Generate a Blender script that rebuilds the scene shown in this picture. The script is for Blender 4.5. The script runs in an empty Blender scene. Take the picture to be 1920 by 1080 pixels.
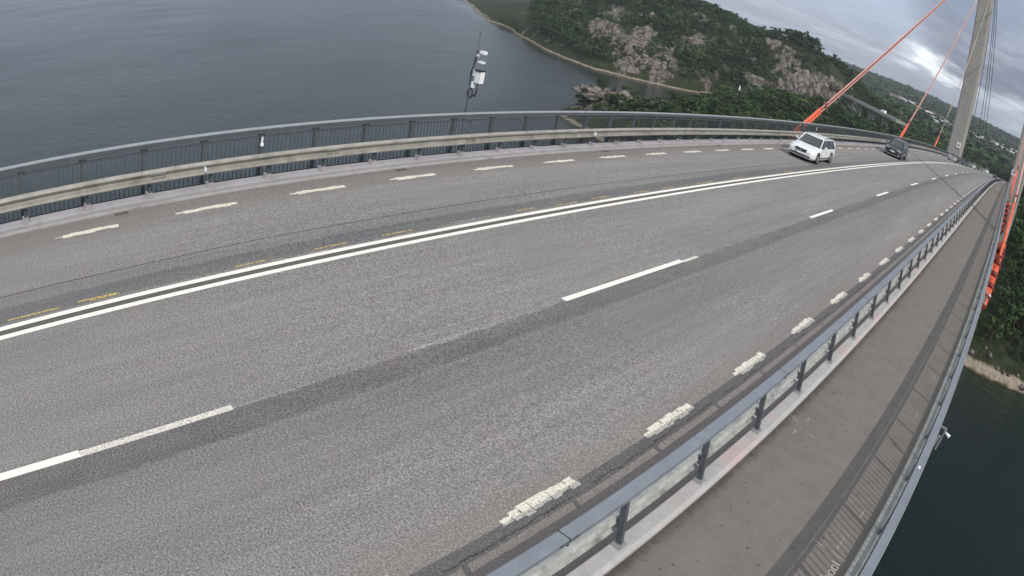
import bpy, bmesh, math, random
import numpy as np
from mathutils import Vector, Matrix, noise
R = math.radians
SC = bpy.context.scene
random.seed(7)
rng = np.random.default_rng(7)

# ------------------------------------------------------------------ camera
CAM = Vector((2.61685, 0.0, 5.75401))
cd = bpy.data.cameras.new("camera")
cd.type = 'PANO'
cd.panorama_type = 'FISHEYE_LENS_POLYNOMIAL'      # the webcam's wide lens with its barrel distortion
cd.sensor_fit = 'HORIZONTAL'
cd.sensor_width = 36.0
cd.sensor_height = 20.25
cd.fisheye_fov = R(170)
cd.fisheye_polynomial_k0 = 0.0
cd.fisheye_polynomial_k1 = -0.0383384424
cd.fisheye_polynomial_k2 = 5.0971550e-05
cd.fisheye_polynomial_k3 = -1.44586395e-05
cd.fisheye_polynomial_k4 = 1.05685430e-07
cd.clip_start = 0.05
cd.clip_end = 20000
cam = bpy.data.objects.new("camera", cd)
SC.collection.objects.link(cam)
_r = Vector((0.7183752701, 0.6696663108, 0.1883719814))
_u = Vector((-0.4148073345, 0.1949733769, 0.888774582))
_f = Vector((-0.5584548742, 0.7166117599, -0.4178465497))
cam.matrix_world = Matrix(((_r.x, _u.x, -_f.x, CAM.x), (_r.y, _u.y, -_f.y, CAM.y), (_r.z, _u.z, -_f.z, CAM.z), (0, 0, 0, 1)))
SC.camera = cam

# ------------------------------------------------------------------ light
SUN_EL, SUN_AZ = 41.0, 115.5          # azimuth clockwise from +Y (the bridge's direction)
W = bpy.data.worlds.new("World"); SC.world = W; W.use_nodes = True
def build_world():
    nt = W.node_tree; N = nt.nodes; L = nt.links; N.clear()
    out = N.new('ShaderNodeOutputWorld'); bg = N.new('ShaderNodeBackground')
    sky = N.new('ShaderNodeTexSky'); sky.sky_type = 'NISHITA'; sky.sun_disc = False
    sky.sun_elevation = R(SUN_EL); sky.sun_rotation = R(SUN_AZ); sky.dust_density = 2.0
    tc = N.new('ShaderNodeTexCoord')
    sep = N.new('ShaderNodeSeparateXYZ'); L.new(tc.outputs['Generated'], sep.inputs[0])
    def m(op, a, b=None, c=None, clamp=False):
        n = N.new('ShaderNodeMath'); n.operation = op; n.use_clamp = clamp
        for i, v in enumerate((a, b, c)):
            if v is None: continue
            if isinstance(v, (int, float)): n.inputs[i].default_value = v
            else: L.new(v, n.inputs[i])
        return n.outputs[0]
    den = m('ADD', m('MAXIMUM', sep.outputs[2], 0.0), 0.06)
    cx = m('DIVIDE', sep.outputs[0], den); cy = m('DIVIDE', sep.outputs[1], den)
    cmb = N.new('ShaderNodeCombineXYZ'); L.new(cx, cmb.inputs[0]); L.new(cy, cmb.inputs[1])
    def nz(scale, det, rough, off, stretch=(1, 1, 1)):
        mp = N.new('ShaderNodeMapping'); mp.inputs['Location'].default_value = off; mp.inputs['Scale'].default_value = stretch
        L.new(cmb.outputs[0], mp.inputs[0])
        n = N.new('ShaderNodeTexNoise'); n.inputs['Scale'].default_value = scale; n.inputs['Detail'].default_value = det
        n.inputs['Roughness'].default_value = rough; n.inputs['Distortion'].default_value = 0.35
        L.new(mp.outputs[0], n.inputs[0]); return n.outputs[0]
    def ramp(v, stops):
        n = N.new('ShaderNodeValToRGB'); L.new(v, n.inputs[0]); e = n.color_ramp.elements
        while len(e) < len(stops): e.new(0.5)
        for el, (p, c) in zip(e, stops): el.position = p; el.color = (*c, 1)
        return n.outputs[0]
    def mix(f, a, b):
        n = N.new('ShaderNodeMix'); n.data_type = 'RGBA'
        if isinstance(f, (int, float)): n.inputs[0].default_value = f
        else: L.new(f, n.inputs[0])
        for s, v in ((6, a), (7, b)):
            if isinstance(v, tuple): n.inputs[s].default_value = (*v, 1)
            else: L.new(v, n.inputs[s])
        return n.outputs[2]
    cover = ramp(nz(0.42, 8, 0.62, (3.1, 1.4, 0), (1.0, 0.55, 1)), [(0.36, (0, 0, 0)), (0.60, (1, 1, 1))])
    shade = ramp(nz(0.75, 9, 0.64, (7.7, 2.2, 0), (0.8, 0.5, 1)),
                 [(0.34, (2.5, 2.75, 3.35)), (0.48, (3.1, 3.4, 4.1)), (0.57, (3.9, 4.2, 4.9)), (0.70, (6.2, 6.5, 6.9))])
    skyv = mix(0.7, sky.outputs[0], (3.1, 3.75, 5.0))
    # the heavy slate bank hanging up on the right, over the valley: lower edge rises towards the left
    azx = m('DIVIDE', sep.outputs[0], m('MAXIMUM', sep.outputs[1], 0.05))
    wv = nz(1.6, 6, 0.6, (1.0, 9.0, 0), (1, 0.4, 1))
    edge = m('ADD', sep.outputs[2], m('MULTIPLY', m('SUBTRACT', wv, 0.5), 0.07))
    side = m('MULTIPLY', m('ADD', m('ADD', azx, 0.165), m('MULTIPLY', m('SUBTRACT', edge, 0.04), 0.8)), 16.0, clamp=True)
    bank = m('MULTIPLY', m('SUBTRACT', edge, 0.040), 60.0, clamp=True)
    bank = m('MULTIPLY', m('MULTIPLY', bank, side), m('GREATER_THAN', sep.outputs[1], 0.0))
    bank = m('MULTIPLY', bank, m('SUBTRACT', 1.0, m('MULTIPLY', m('MULTIPLY', m('SUBTRACT', sep.outputs[2], 0.085), 7.0, clamp=True), 0.72)))
    # the lit white edge of cloud just under the bank
    wx = m('SUBTRACT', 1.0, m('MULTIPLY', m('ABSOLUTE', m('ADD', azx, 0.145)), 12.0), clamp=True)
    wz = m('SUBTRACT', 1.0, m('MULTIPLY', m('ABSOLUTE', m('SUBTRACT', edge, 0.046)), 62.0), clamp=True)
    lit = m('MULTIPLY', m('MULTIPLY', wx, wz), 1.5, clamp=True)
    darkc = ramp(nz(1.1, 8, 0.6, (2.0, 5.0, 0), (1, 0.5, 1)), [(0.36, (1.35, 1.45, 1.95)), (0.5, (1.75, 1.9, 2.45)), (0.64, (3.0, 3.2, 3.8))])
    col = mix(cover, skyv, shade)
    col = mix(m('MULTIPLY', lit, m('SUBTRACT', 1.0, bank)), col, (8.2, 8.5, 8.9))
    # brighter overhead, where the cloud is thin round the sun
    up = m('MULTIPLY', m('SUBTRACT', sep.outputs[2], 0.25), 1.6, clamp=True)
    col = mix(up, col, (7.2, 7.4, 7.7))
    col = mix(m('MULTIPLY', bank, 0.86), col, darkc)
    # unseen dark patch added to the sky, dims the reflection in the water
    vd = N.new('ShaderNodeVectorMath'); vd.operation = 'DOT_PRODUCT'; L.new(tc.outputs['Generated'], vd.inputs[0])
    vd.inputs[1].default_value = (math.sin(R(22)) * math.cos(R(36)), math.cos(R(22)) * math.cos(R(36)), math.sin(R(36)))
    dark_patch = m('MULTIPLY', m('SUBTRACT', m('ADD', vd.outputs['Value'], m('MULTIPLY', m('SUBTRACT', wv, 0.5), 0.10)), 0.84), 11.0, clamp=True)
    col = mix(m('MULTIPLY', dark_patch, 0.92), col, (0.95, 1.15, 1.45))
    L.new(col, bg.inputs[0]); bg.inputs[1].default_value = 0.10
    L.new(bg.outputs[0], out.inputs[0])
build_world()
sl = bpy.data.lights.new("sun", 'SUN'); sl.energy = 1.75; sl.angle = R(0.45); sl.color = (1.0, 0.93, 0.83)
sun = bpy.data.objects.new("sun", sl); SC.collection.objects.link(sun)
_sd = Vector((math.sin(R(SUN_AZ)) * math.cos(R(SUN_EL)), math.cos(R(SUN_AZ)) * math.cos(R(SUN_EL)), math.sin(R(SUN_EL))))
sun.rotation_euler = _sd.to_track_quat('Z', 'Y').to_euler()
SC.view_settings.view_transform = 'Standard'; SC.view_settings.look = 'None'
SC.view_settings.exposure = 0.6; SC.view_settings.gamma = 1.0
SC.cycles.volume_step_rate = 4.0
SC.cycles.max_bounces = 6; SC.cycles.transparent_max_bounces = 12

# ------------------------------------------------------------------ helpers
COL = SC.collection
def link(name, mesh, parent=None):
    o = bpy.data.objects.new(name, mesh); COL.objects.link(o)
    if parent is not None: o.parent = parent
    return o
def tag(o, label=None, cat=None, group=None, kind=None):
    if label: o['label'] = label
    if cat: o['category'] = cat
    if group: o['group'] = group
    if kind: o['kind'] = kind
    return o
def empty(name, loc=(0, 0, 0), rz=0.0, label=None, cat=None, group=None):
    o = bpy.data.objects.new(name, None); COL.objects.link(o); o.location = loc; o.rotation_euler = (0, 0, rz)
    o.empty_display_size = 0.2
    return tag(o, label, cat, group)
class MB:
    def __init__(s): s.v = []; s.f = []; s.sm = []
    def add(s, v, f, smooth=False):
        b = len(s.v); s.v += [tuple(p) for p in v]; s.f += [tuple(i + b for i in q) for q in f]; s.sm += [smooth] * len(f)
    def box(s, x0, x1, y0, y1, z0, z1):
        v = [(x, y, z) for z in (z0, z1) for y in (y0, y1) for x in (x0, x1)]
        s.add(v, [(0, 2, 3, 1), (4, 5, 7, 6), (0, 1, 5, 4), (2, 6, 7, 3), (0, 4, 6, 2), (1, 3, 7, 5)])
    def bar(s, a, b, w, h, up=(0, 0, 1)):
        a = Vector(a); b = Vector(b); d = (b - a).normalized(); up = Vector(up)
        r = d.cross(up)
        if r.length < 1e-4: r = d.cross(Vector((1, 0, 0)))
        r.normalize(); u = r.cross(d).normalized(); r *= w / 2; u *= h / 2
        v = [p + i * r + j * u for p in (a, b) for i, j in ((-1, -1), (1, -1), (1, 1), (-1, 1))]
        s.add(v, [(3, 2, 1, 0), (4, 5, 6, 7), (0, 1, 5, 4), (1, 2, 6, 5), (2, 3, 7, 6), (3, 0, 4, 7)])
    def tube(s, pts, rad, n=8, caps=True):
        pts = [Vector(p) for p in pts]; k = len(pts); rads = rad if isinstance(rad, (list, tuple)) else [rad] * k
        v = []
        for i, p in enumerate(pts):
            d = (pts[min(i + 1, k - 1)] - pts[max(i - 1, 0)]).normalized()
            r = d.cross(Vector((0, 0, 1)))
            if r.length < 1e-3: r = d.cross(Vector((0, 1, 0)))
            r.normalize(); u = r.cross(d)
            v += [p + rads[i] * (math.cos(2 * math.pi * j / n) * r + math.sin(2 * math.pi * j / n) * u) for j in range(n)]
        f = [(i * n + j, i * n + (j + 1) % n, (i + 1) * n + (j + 1) % n, (i + 1) * n + j) for i in range(k - 1) for j in range(n)]
        s.add(v, f, True)
        if caps:
            b = len(s.v) - k * n
            s.f += [tuple(b + j for j in reversed(range(n))), tuple(b + (k - 1) * n + j for j in range(n))]; s.sm += [False, False]
    def loft(s, rings, closed=True, caps=True, smooth=True):
        n = len(rings[0]); k = len(rings); v = [p for r in rings for p in r]; m = n if closed else n - 1
        f = [(i * n + j, i * n + (j + 1) % n, (i + 1) * n + (j + 1) % n, (i + 1) * n + j) for i in range(k - 1) for j in range(m)]
        b = len(s.v); s.add(v, f, smooth)
        if caps and closed:
            s.f += [tuple(b + j for j in reversed(range(n))), tuple(b + (k - 1) * n + j for j in range(n))]; s.sm += [False, False]
    def mesh(s, name, mat, bevel=0):
        me = bpy.data.meshes.new(name); me.from_pydata(s.v, [], s.f); me.polygons.foreach_set('use_smooth', s.sm)
        bm = bmesh.new(); bm.from_mesh(me); bmesh.ops.recalc_face_normals(bm, faces=bm.faces)
        if bevel: bmesh.ops.bevel(bm, geom=[e for e in bm.edges if e.calc_face_angle(0) > 0.6], offset=bevel, segments=1, affect='EDGES')
        bm.to_mesh(me); bm.free()
        for q in (mat if isinstance(mat, (list, tuple)) else [mat]): me.materials.append(q)
        return me
    def build(s, name, mat, parent=None, bevel=0): return link(name, s.mesh(name, mat, bevel), parent)

# ------------------------------------------------------------------ materials
def material(name): 
    m = bpy.data.materials.new(name); m.use_nodes = True
    return m
class G:
    """small wrapper round a node tree"""
    def __init__(s, m):
        s.m = m; s.N = m.node_tree.nodes; s.L = m.node_tree.links; s.b = s.N['Principled BSDF']
        s.geo = None
    def pos(s):
        if s.geo is None: s.geo = s.N.new('ShaderNodeNewGeometry')
        return s.geo.outputs['Position']
    def obj(s): return s.N.new('ShaderNodeTexCoord').outputs['Object']
    def xyz(s, v=None):
        n = s.N.new('ShaderNodeSeparateXYZ'); s.L.new(v if v is not None else s.pos(), n.inputs[0]); return n.outputs
    def put(s, sock, v):
        if isinstance(v, (int, float)): sock.default_value = v
        elif isinstance(v, tuple): sock.default_value = (*v, 1) if len(v) == 3 and len(sock.default_value) == 4 else v
        else: s.L.new(v, sock)
    def math(s, op, a, b=None, c=None, clamp=False):
        n = s.N.new('ShaderNodeMath'); n.operation = op; n.use_clamp = clamp
        for i, v in enumerate((a, b, c)):
            if v is not None: s.put(n.inputs[i], v)
        return n.outputs[0]
    def noise(s, scale, det=4, rough=0.55, vec=None, stretch=None, dist=0.0):
        v = vec if vec is not None else s.pos()
        if stretch:
            mp = s.N.new('ShaderNodeMapping'); mp.inputs['Scale'].default_value = stretch; s.L.new(v, mp.inputs[0]); v = mp.outputs[0]
        n = s.N.new('ShaderNodeTexNoise'); n.inputs['Scale'].default_value = scale; n.inputs['Detail'].default_value = det
        n.inputs['Roughness'].default_value = rough; n.inputs['Distortion'].default_value = dist
        s.L.new(v, n.inputs[0]); return n.outputs[0]
    def ramp(s, v, stops, interp='LINEAR'):
        n = s.N.new('ShaderNodeValToRGB'); s.L.new(v, n.inputs[0]); n.color_ramp.interpolation = interp; e = n.color_ramp.elements
        while len(e) < len(stops): e.new(0.5)
        for el, (p, c) in zip(e, stops): el.position = p; el.color = (c, c, c, 1) if isinstance(c, (int, float)) else (*c, 1)
        return n.outputs[0]
    def mix(s, f, a, b, mode='MIX'):
        n = s.N.new('ShaderNodeMix'); n.data_type = 'RGBA'; n.blend_type = mode
        s.put(n.inputs[0], f); s.put(n.inputs[6], a); s.put(n.inputs[7], b); return n.outputs[2]
    def cracks(s):
        mp = s.N.new('ShaderNodeMapping'); mp.inputs['Scale'].default_value = (0.20, 0.20, 0.085); s.L.new(s.pos(), mp.inputs[0])
        nn = s.N.new('ShaderNodeTexNoise'); nn.inputs['Scale'].default_value = 1.6; nn.inputs['Detail'].default_value = 4; s.L.new(mp.outputs[0], nn.inputs[0])
        ad = s.N.new('ShaderNodeVectorMath'); ad.operation = 'MULTIPLY_ADD'; s.L.new(nn.outputs[1], ad.inputs[0]); ad.inputs[1].default_value = (0.7, 0.7, 0.7); s.L.new(mp.outputs[0], ad.inputs[2])
        v = s.N.new('ShaderNodeTexVoronoi'); v.feature = 'DISTANCE_TO_EDGE'; v.inputs['Scale'].default_value = 1.0; s.L.new(ad.outputs[0], v.inputs[0])
        return s.ramp(v.outputs[0], [(0.03, 0.9), (0.11, 0.0)])
    def bump(s, h, strength=0.3, dist=0.02):
        n = s.N.new('ShaderNodeBump'); n.inputs['Strength'].default_value = strength; n.inputs['Distance'].default_value = dist
        s.L.new(h, n.inputs['Height']); s.L.new(n.outputs[0], s.b.inputs['Normal'])
    def base(s, c): s.put(s.b.inputs['Base Color'], c)
    def set(s, **k):
        for a, v in k.items(): s.put(s.b.inputs[a.replace('_', ' ')], v)
def simple(name, col, rough=0.6, metal=0.0, var=0.12, scale=3.0, spec=0.5, bump=0.0, dirt=None):
    m = material(name); g = G(m)
    a = tuple(c * (1 - var) for c in col); b = tuple(min(1, c * (1 + var)) for c in col)
    c = g.ramp(g.noise(scale, 6, 0.65), [(0.35, a), (0.65, b)])
    if dirt:
        c = g.mix(g.ramp(g.noise(scale * 0.6, 8, 0.7), [(0.52, 0.0), (0.68, 0.75)]), c, dirt)
    g.base(c); g.set(Roughness=rough, Metallic=metal)
    g.put(g.b.inputs['Specular IOR Level'], spec)
    if bump: g.bump(g.noise(scale * 12, 5), bump, 0.01)
    return m

def asphalt():
    m = material("asphalt"); g = G(m); x, y, z = g.xyz()
    grain = g.noise(34, 6, 0.78)
    stones = g.noise(70, 3, 0.6)
    base = g.ramp(grain, [(0.37, (0.072, 0.072, 0.075)), (0.5, (0.196, 0.195, 0.196)), (0.64, (0.40, 0.395, 0.39))])
    base = g.mix(g.ramp(stones, [(0.6, 0.0), (0.72, 0.5)]), base, (0.36, 0.355, 0.35))
    base = g.mix(1.0, base, (1.005, 1.0, 0.985), 'MULTIPLY')
    # slow patches along the lanes
    slow = g.noise(0.5, 5, 0.6, stretch=(1.6, 0.16, 1))
    base = g.mix(1.0, base, g.ramp(slow, [(0.3, (0.86, 0.86, 0.88)), (0.7, (1.12, 1.11, 1.09))]), 'MULTIPLY')
    blot = g.noise(1.3, 6, 0.7)
    base = g.mix(1.0, base, g.ramp(blot, [(0.35, (1.04, 0.98, 0.97)), (0.65, (0.96, 1.0, 1.02))]), 'MULTIPLY')
    wob = g.math('MULTIPLY', g.math('SUBTRACT', g.noise(2.2, 5, 0.75), 0.5), 0.22)
    xw = g.math('ADD', x, wob)
    wob2 = g.math('MULTIPLY', g.math('SUBTRACT', g.noise(0.25, 3, 0.5), 0.5), 0.25)
    xs = g.math('ADD', x, g.math('MULTIPLY', wob2, 0.5))
    def band(v, x0, x1, soft, amt):
        n = g.N.new('ShaderNodeMapRange'); g.put(n.inputs[0], v); n.inputs[1].default_value = x0 - soft; n.inputs[2].default_value = x0
        n2 = g.N.new('ShaderNodeMapRange'); g.put(n2.inputs[0], v); n2.inputs[1].default_value = x1; n2.inputs[2].default_value = x1 + soft
        return g.math('MULTIPLY', g.math('MULTIPLY', n.outputs[0], g.math('SUBTRACT', 1.0, n2.outputs[0])), amt)
    # joint bands: darker asphalt where the lanes were laid
    d1 = g.math('MULTIPLY', band(xw, -4.22, -3.76, 0.05, 0.76), g.ramp(g.noise(1.1, 4), [(0.3, 0.65), (0.7, 1.0)]))
    base = g.mix(d1, base, (0.53, 0.53, 0.535), 'MULTIPLY')
    base = g.mix(band(xw, -8.42, -7.98, 0.06, 0.85), base, (0.62, 0.63, 0.65), 'MULTIPLY')
    base = g.mix(band(xw, -8.82, -8.45, 0.08, 0.5), base, (0.85, 0.86, 0.88), 'MULTIPLY')
    base = g.mix(band(xs, -8.885, -8.865, 0.012, 0.85), base, (0.04, 0.038, 0.037))
    # wheel polish: slightly lighter tracks
    for a, b in ((-6.9, -6.0), (-5.4, -4.6), (-3.2, -2.5), (-1.9, -1.2), (-10.4, -9.7)):
        base = g.mix(band(xs, a, b, 0.35, 0.10), base, (0.30, 0.30, 0.30))
    # the near lane gets darker and bluer, oil and rubber in its middle
    base = g.mix(band(xs, -3.6, -2.7, 0.5, 0.22), base, (0.09, 0.092, 0.10))
    # oil and rubber streaks drawn out along the lanes
    st = g.noise(5.0, 7, 0.75, stretch=(1.0, 0.045, 1))
    base = g.mix(1.0, base, g.ramp(st, [(0.34, 0.88), (0.66, 1.09)]), 'MULTIPLY')
    # brown road dirt along both edges
    dn = g.ramp(g.noise(3.0, 8, 0.7, stretch=(1, 0.35, 1)), [(0.3, 0.55), (0.7, 1.0)])
    base = g.mix(g.math('MULTIPLY', band(xs, -1.0, 0.6, 0.5, 0.5), dn), base, (0.22, 0.185, 0.168))
    base = g.mix(g.math('MULTIPLY', band(xw, -0.42, 0.6, 0.25, 0.6), dn), base, (0.175, 0.150, 0.138))
    base = g.mix(g.math('MULTIPLY', band(xs, -12.5, -10.85, 0.45, 0.6), dn), base, (0.20, 0.172, 0.155))
    # ragged crack by the right edge
    crk = g.math('ADD', x, g.math('MULTIPLY', g.math('SUBTRACT', g.noise(3.5, 8, 0.8), 0.5), 0.22))
    cb = g.math('MULTIPLY', band(crk, -0.665, -0.655, 0.010, 0.8), g.ramp(g.noise(2.3, 3), [(0.42, 0.0), (0.5, 0.95)]))
    base = g.mix(cb, base, (0.035, 0.03, 0.028))
    # a few tar spots
    sp = g.noise(5.5, 1, 0.3, vec=g.pos())
    base = g.mix(g.ramp(sp, [(0.83, 0.0), (0.84, 0.6)]), base, (0.06, 0.06, 0.06))
    g.base(base); g.set(Roughness=0.86); g.put(g.b.inputs['Specular IOR Level'], 0.3)
    g.bump(grain, 0.55, 0.012)
    return m
def paint(name, col, wear, chip=14.0):
    """road paint: worn through to the asphalt by alpha"""
    m = material(name); g = G(m)
    g.base(g.ramp(g.noise(9, 6, 0.7), [(0.3, tuple(c * 0.82 for c in col)), (0.6, col)]))
    n1 = g.noise(chip, 8, 0.75); g.set(Roughness=0.7)
    g.put(g.b.inputs['Alpha'], g.ramp(n1, [(wear - 0.04, 0.0), (wear + 0.04, 1.0)]))
    return m
M = {}
M['asphalt'] = asphalt()
M['paint'] = paint('white_road_paint', (0.86, 0.84, 0.77), 0.16)
M['paint_bar'] = paint('worn_edge_paint', (0.76, 0.72, 0.62), 0.425, 30.0)
M['paint_old'] = paint('worn_old_paint', (0.74, 0.71, 0.65), 0.445, 42.0)
M['paint_ghost'] = paint('ghost_paint', (0.50, 0.48, 0.44), 0.50, 26.0)
M['yellow'] = paint('worn_yellow_paint', (0.56, 0.42, 0.15), 0.46, 14.0)
M['chalk'] = paint('survey_paint', (0.44, 0.41, 0.37), 0.44, 26.0)
def footmat():
    m = material('footpath_asphalt'); g = G(m)
    c = g.ramp(g.noise(2.2, 7, 0.7), [(0.3, (0.148, 0.136, 0.126)), (0.7, (0.188, 0.174, 0.162))])
    c = g.mix(1.0, c, g.ramp(g.noise(90, 3, 0.7), [(0.3, 0.82), (0.7, 1.16)]), 'MULTIPLY')
    x, y, z = g.xyz()
    sp = g.ramp(g.noise(11, 2, 0.4), [(0.72, 0.0), (0.74, 0.8)])
    c = g.mix(sp, c, (0.055, 0.05, 0.047))
    # grime along the kerb of the inner railing, greenish stains
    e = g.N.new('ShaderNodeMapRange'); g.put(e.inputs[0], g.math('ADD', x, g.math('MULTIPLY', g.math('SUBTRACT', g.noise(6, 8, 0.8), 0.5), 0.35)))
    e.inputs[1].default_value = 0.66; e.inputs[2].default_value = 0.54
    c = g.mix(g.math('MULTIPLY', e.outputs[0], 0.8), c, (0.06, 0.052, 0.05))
    c = g.mix(g.ramp(g.noise(0.9, 6, 0.65), [(0.5, 0.0), (0.75, 0.35)]), c, (0.21, 0.19, 0.15))
    # narrow dark lines across the footpath
    for yy in (47.0, 57.0, 71.0, 93.0):
        d = g.math('ABSOLUTE', g.math('SUBTRACT', y, yy)); c = g.mix(g.math('MULTIPLY', g.math('LESS_THAN', d, 0.05), 0.5), c, (0.07, 0.065, 0.06))
    g.base(c); g.set(Roughness=0.9); g.put(g.b.inputs['Specular IOR Level'], 0.25); g.bump(g.noise(60, 4), 0.25, 0.006)
    return m
M['foot'] = footmat()
M['concrete'] = simple('pale_concrete', (0.36, 0.36, 0.36), 0.85, var=0.14, scale=2.5, bump=0.3, dirt=(0.22, 0.21, 0.20))
M['kerb_green'] = simple('mossy_concrete', (0.27, 0.28, 0.27), 0.85, var=0.16, scale=3.5, bump=0.3, dirt=(0.19, 0.20, 0.17))
M['ledge'] = simple('ledge_concrete', (0.34, 0.33, 0.35), 0.85, var=0.12, scale=2.0, bump=0.2, dirt=(0.26, 0.25, 0.25))
def basemat():
    m = material('rail_base_concrete'); g = G(m)
    c = g.ramp(g.noise(5, 6, 0.7), [(0.3, (0.36, 0.36, 0.36)), (0.7, (0.47, 0.47, 0.47))])
    c = g.mix(g.ramp(g.noise(0.9, 3, 0.6), [(0.55, 0.0), (0.63, 0.5)]), c, (0.55, 0.38, 0.39))   # pink marking spray
    c = g.mix(g.ramp(g.noise(14, 7, 0.7), [(0.6, 0.0), (0.75, 0.5)]), c, (0.16, 0.15, 0.14))
    g.base(c); g.set(Roughness=0.8); g.bump(g.noise(40, 4), 0.2, 0.006); return m
M['rail_base'] = basemat()
M['rail_paint'] = simple('grey_blue_rail_paint', (0.185, 0.208, 0.243), 0.5, var=0.10, scale=4.0, dirt=(0.19, 0.21, 0.25))
_g = G(M['rail_paint']); _b = _g.b.inputs['Base Color'].links[0].from_socket
_c = _g.mix(_g.ramp(_g.noise(38, 4, 0.6), [(0.66, 0.0), (0.70, 0.65)]), _b, (0.07, 0.075, 0.085))
_c = _g.mix(_g.ramp(_g.noise(5, 7, 0.75, stretch=(6, 0.35, 1)), [(0.60, 0.0), (0.70, 0.55)]), _c, (0.36, 0.385, 0.42)); _g.base(_c)
M['rail_side'] = simple('dark_rail_paint', (0.10, 0.115, 0.135), 0.6, var=0.15, scale=5.0)
M['rail_left'] = simple('left_rail_paint', (0.082, 0.092, 0.102), 0.6, var=0.10, scale=4.0)
M['rail_left_top'] = simple('left_handrail_paint', (0.27, 0.29, 0.31), 0.5, var=0.08, scale=4.0)
M['post_dark'] = simple('dark_post_steel', (0.075, 0.085, 0.10), 0.55, var=0.2, scale=8.0)
M['galv'] = simple('weathered_galvanised_steel', (0.36, 0.35, 0.315), 0.5, 0.3, var=0.16, scale=2.5, dirt=(0.20, 0.19, 0.155))
M['galv_back'] = simple('dull_galvanised_steel', (0.46, 0.46, 0.45), 0.55, 0.2, var=0.2, scale=5.0, dirt=(0.16, 0.155, 0.15))
M['steel'] = simple('galvanised_steel', (0.38, 0.39, 0.40), 0.5, 0.4, var=0.1, scale=6.0)
M['orange'] = simple('orange_red_cable_paint', (0.70, 0.125, 0.06), 0.5, var=0.2, scale=3.0, dirt=(0.34, 0.07, 0.045))
M['orange_pale'] = simple('faded_orange_cable_paint', (0.60, 0.34, 0.30), 0.5, var=0.12, scale=1.5)
M['ochre'] = simple('faded_ochre_cable_paint', (0.44, 0.36, 0.27), 0.5, var=0.12, scale=1.5)
M['dark_red'] = simple('dark_red_steel', (0.16, 0.025, 0.02), 0.55, var=0.2, scale=3.0)
M['web'] = simple('faded_red_web', (0.30, 0.10, 0.085), 0.6, var=0.15)
M['cable_silhouette'] = simple('silhouette_cable', (0.045, 0.05, 0.065), 0.6)  # back stays: silhouette against the sky put into the colour
def pylonmat():
    m = material('pylon_concrete'); g = G(m)
    c = g.ramp(g.noise(0.35, 6, 0.6, stretch=(1, 1, 0.25)), [(0.3, (0.29, 0.28, 0.258)), (0.7, (0.36, 0.348, 0.325))])
    c = g.mix(g.ramp(g.noise(0.9, 6, 0.7, stretch=(1.5, 1.5, 0.06)), [(0.5, 0.0), (0.75, 0.5)]), c, (0.24, 0.23, 0.212))
    zj = g.math('FRACT', g.math('DIVIDE', g.xyz()[2], 3.6)); c = g.mix(g.math('MULTIPLY', g.math('LESS_THAN', zj, 0.035), 0.4), c, (0.14, 0.135, 0.125))
    g.base(c); g.set(Roughness=0.9); g.bump(g.noise(6, 5), 0.15, 0.05); return m
M['pylon'] = pylonmat()
M['white'] = simple('white_enamel', (0.78, 0.80, 0.82), 0.4, var=0.04)
M['black'] = simple('black_plastic', (0.015, 0.016, 0.018), 0.5, var=0.1)
M['tyre'] = simple('tyre_rubber', (0.022, 0.022, 0.023), 0.85, var=0.1)
M['rim'] = simple('alloy_rim', (0.42, 0.43, 0.44), 0.35, 0.7, var=0.05)
M['reflector'] = simple('white_reflector', (0.85, 0.86, 0.88), 0.25, var=0.02)
M['girder'] = simple('girder_paint', (0.20, 0.22, 0.25), 0.6, var=0.1, scale=0.6)
M['drain'] = simple('rusty_drain_iron', (0.11, 0.095, 0.085), 0.8, var=0.3, scale=30)
M['void'] = simple('hollow_dark', (0.012, 0.012, 0.012), 0.9)

def carpaint(name, col, metal=0.0):
    m = material(name); g = G(m); g.base(g.ramp(g.noise(0.8, 3), [(0.3, tuple(c * .95 for c in col)), (0.7, col)]))
    g.set(Roughness=0.32, Metallic=metal); g.put(g.b.inputs['Coat Weight'], 0.6); g.put(g.b.inputs['Coat Roughness'], 0.08); return m
def glassmat():
    m = material('car_glass'); g = G(m); g.base(g.ramp(g.noise(1.0, 2), [(0.3, (0.03, 0.036, 0.043)), (0.7, (0.045, 0.052, 0.06))]))
    g.set(Roughness=0.06); g.put(g.b.inputs['Specular IOR Level'], 0.7); return m
M['glass'] = glassmat()
M['lamp'] = simple('headlight_lens', (0.62, 0.65, 0.66), 0.15, var=0.25, scale=14.0)
M['plate'] = simple('number_plate_white', (0.72, 0.75, 0.80), 0.4, var=0.03)

# ------------------------------------------------------------------ the bridge: road profile
CV, Y1 = 0.000204, 143.0
def zr(y):
    a = abs(y)
    if a <= Y1: return -CV * a * a
    return -CV * Y1 * Y1 - 2 * CV * Y1 * (a - Y1)
def ylist(y0, y1, step=3.0):
    n = max(1, int(math.ceil((y1 - y0) / step))); return [y0 + (y1 - y0) * i / n for i in range(n + 1)]
def sweep(mb, prof, y0, y1, closed=True, step=3.0, smooth=False):
    """profile (x, height over the road) drawn along the bridge"""
    ys = ylist(y0, y1, step)
    mb.loft([[(x, y, zr(y) + z) for x, z in prof] for y in ys], closed=closed, caps=closed, smooth=smooth)
def sheet(mb, x0, x1, y0, y1, h, step=3.0):
    ys = ylist(y0, y1, step); mb.loft([[(x0, y, zr(y) + h), (x1, y, zr(y) + h)] for y in ys], closed=False, caps=False, smooth=False)
YB, YE = -60.0, 640.0
mb = MB(); sheet(mb, -11.56, 0.24, YB, YE, 0.0, 2.0); road = mb.build('road', M['asphalt']); tag(road, kind='structure')
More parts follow.
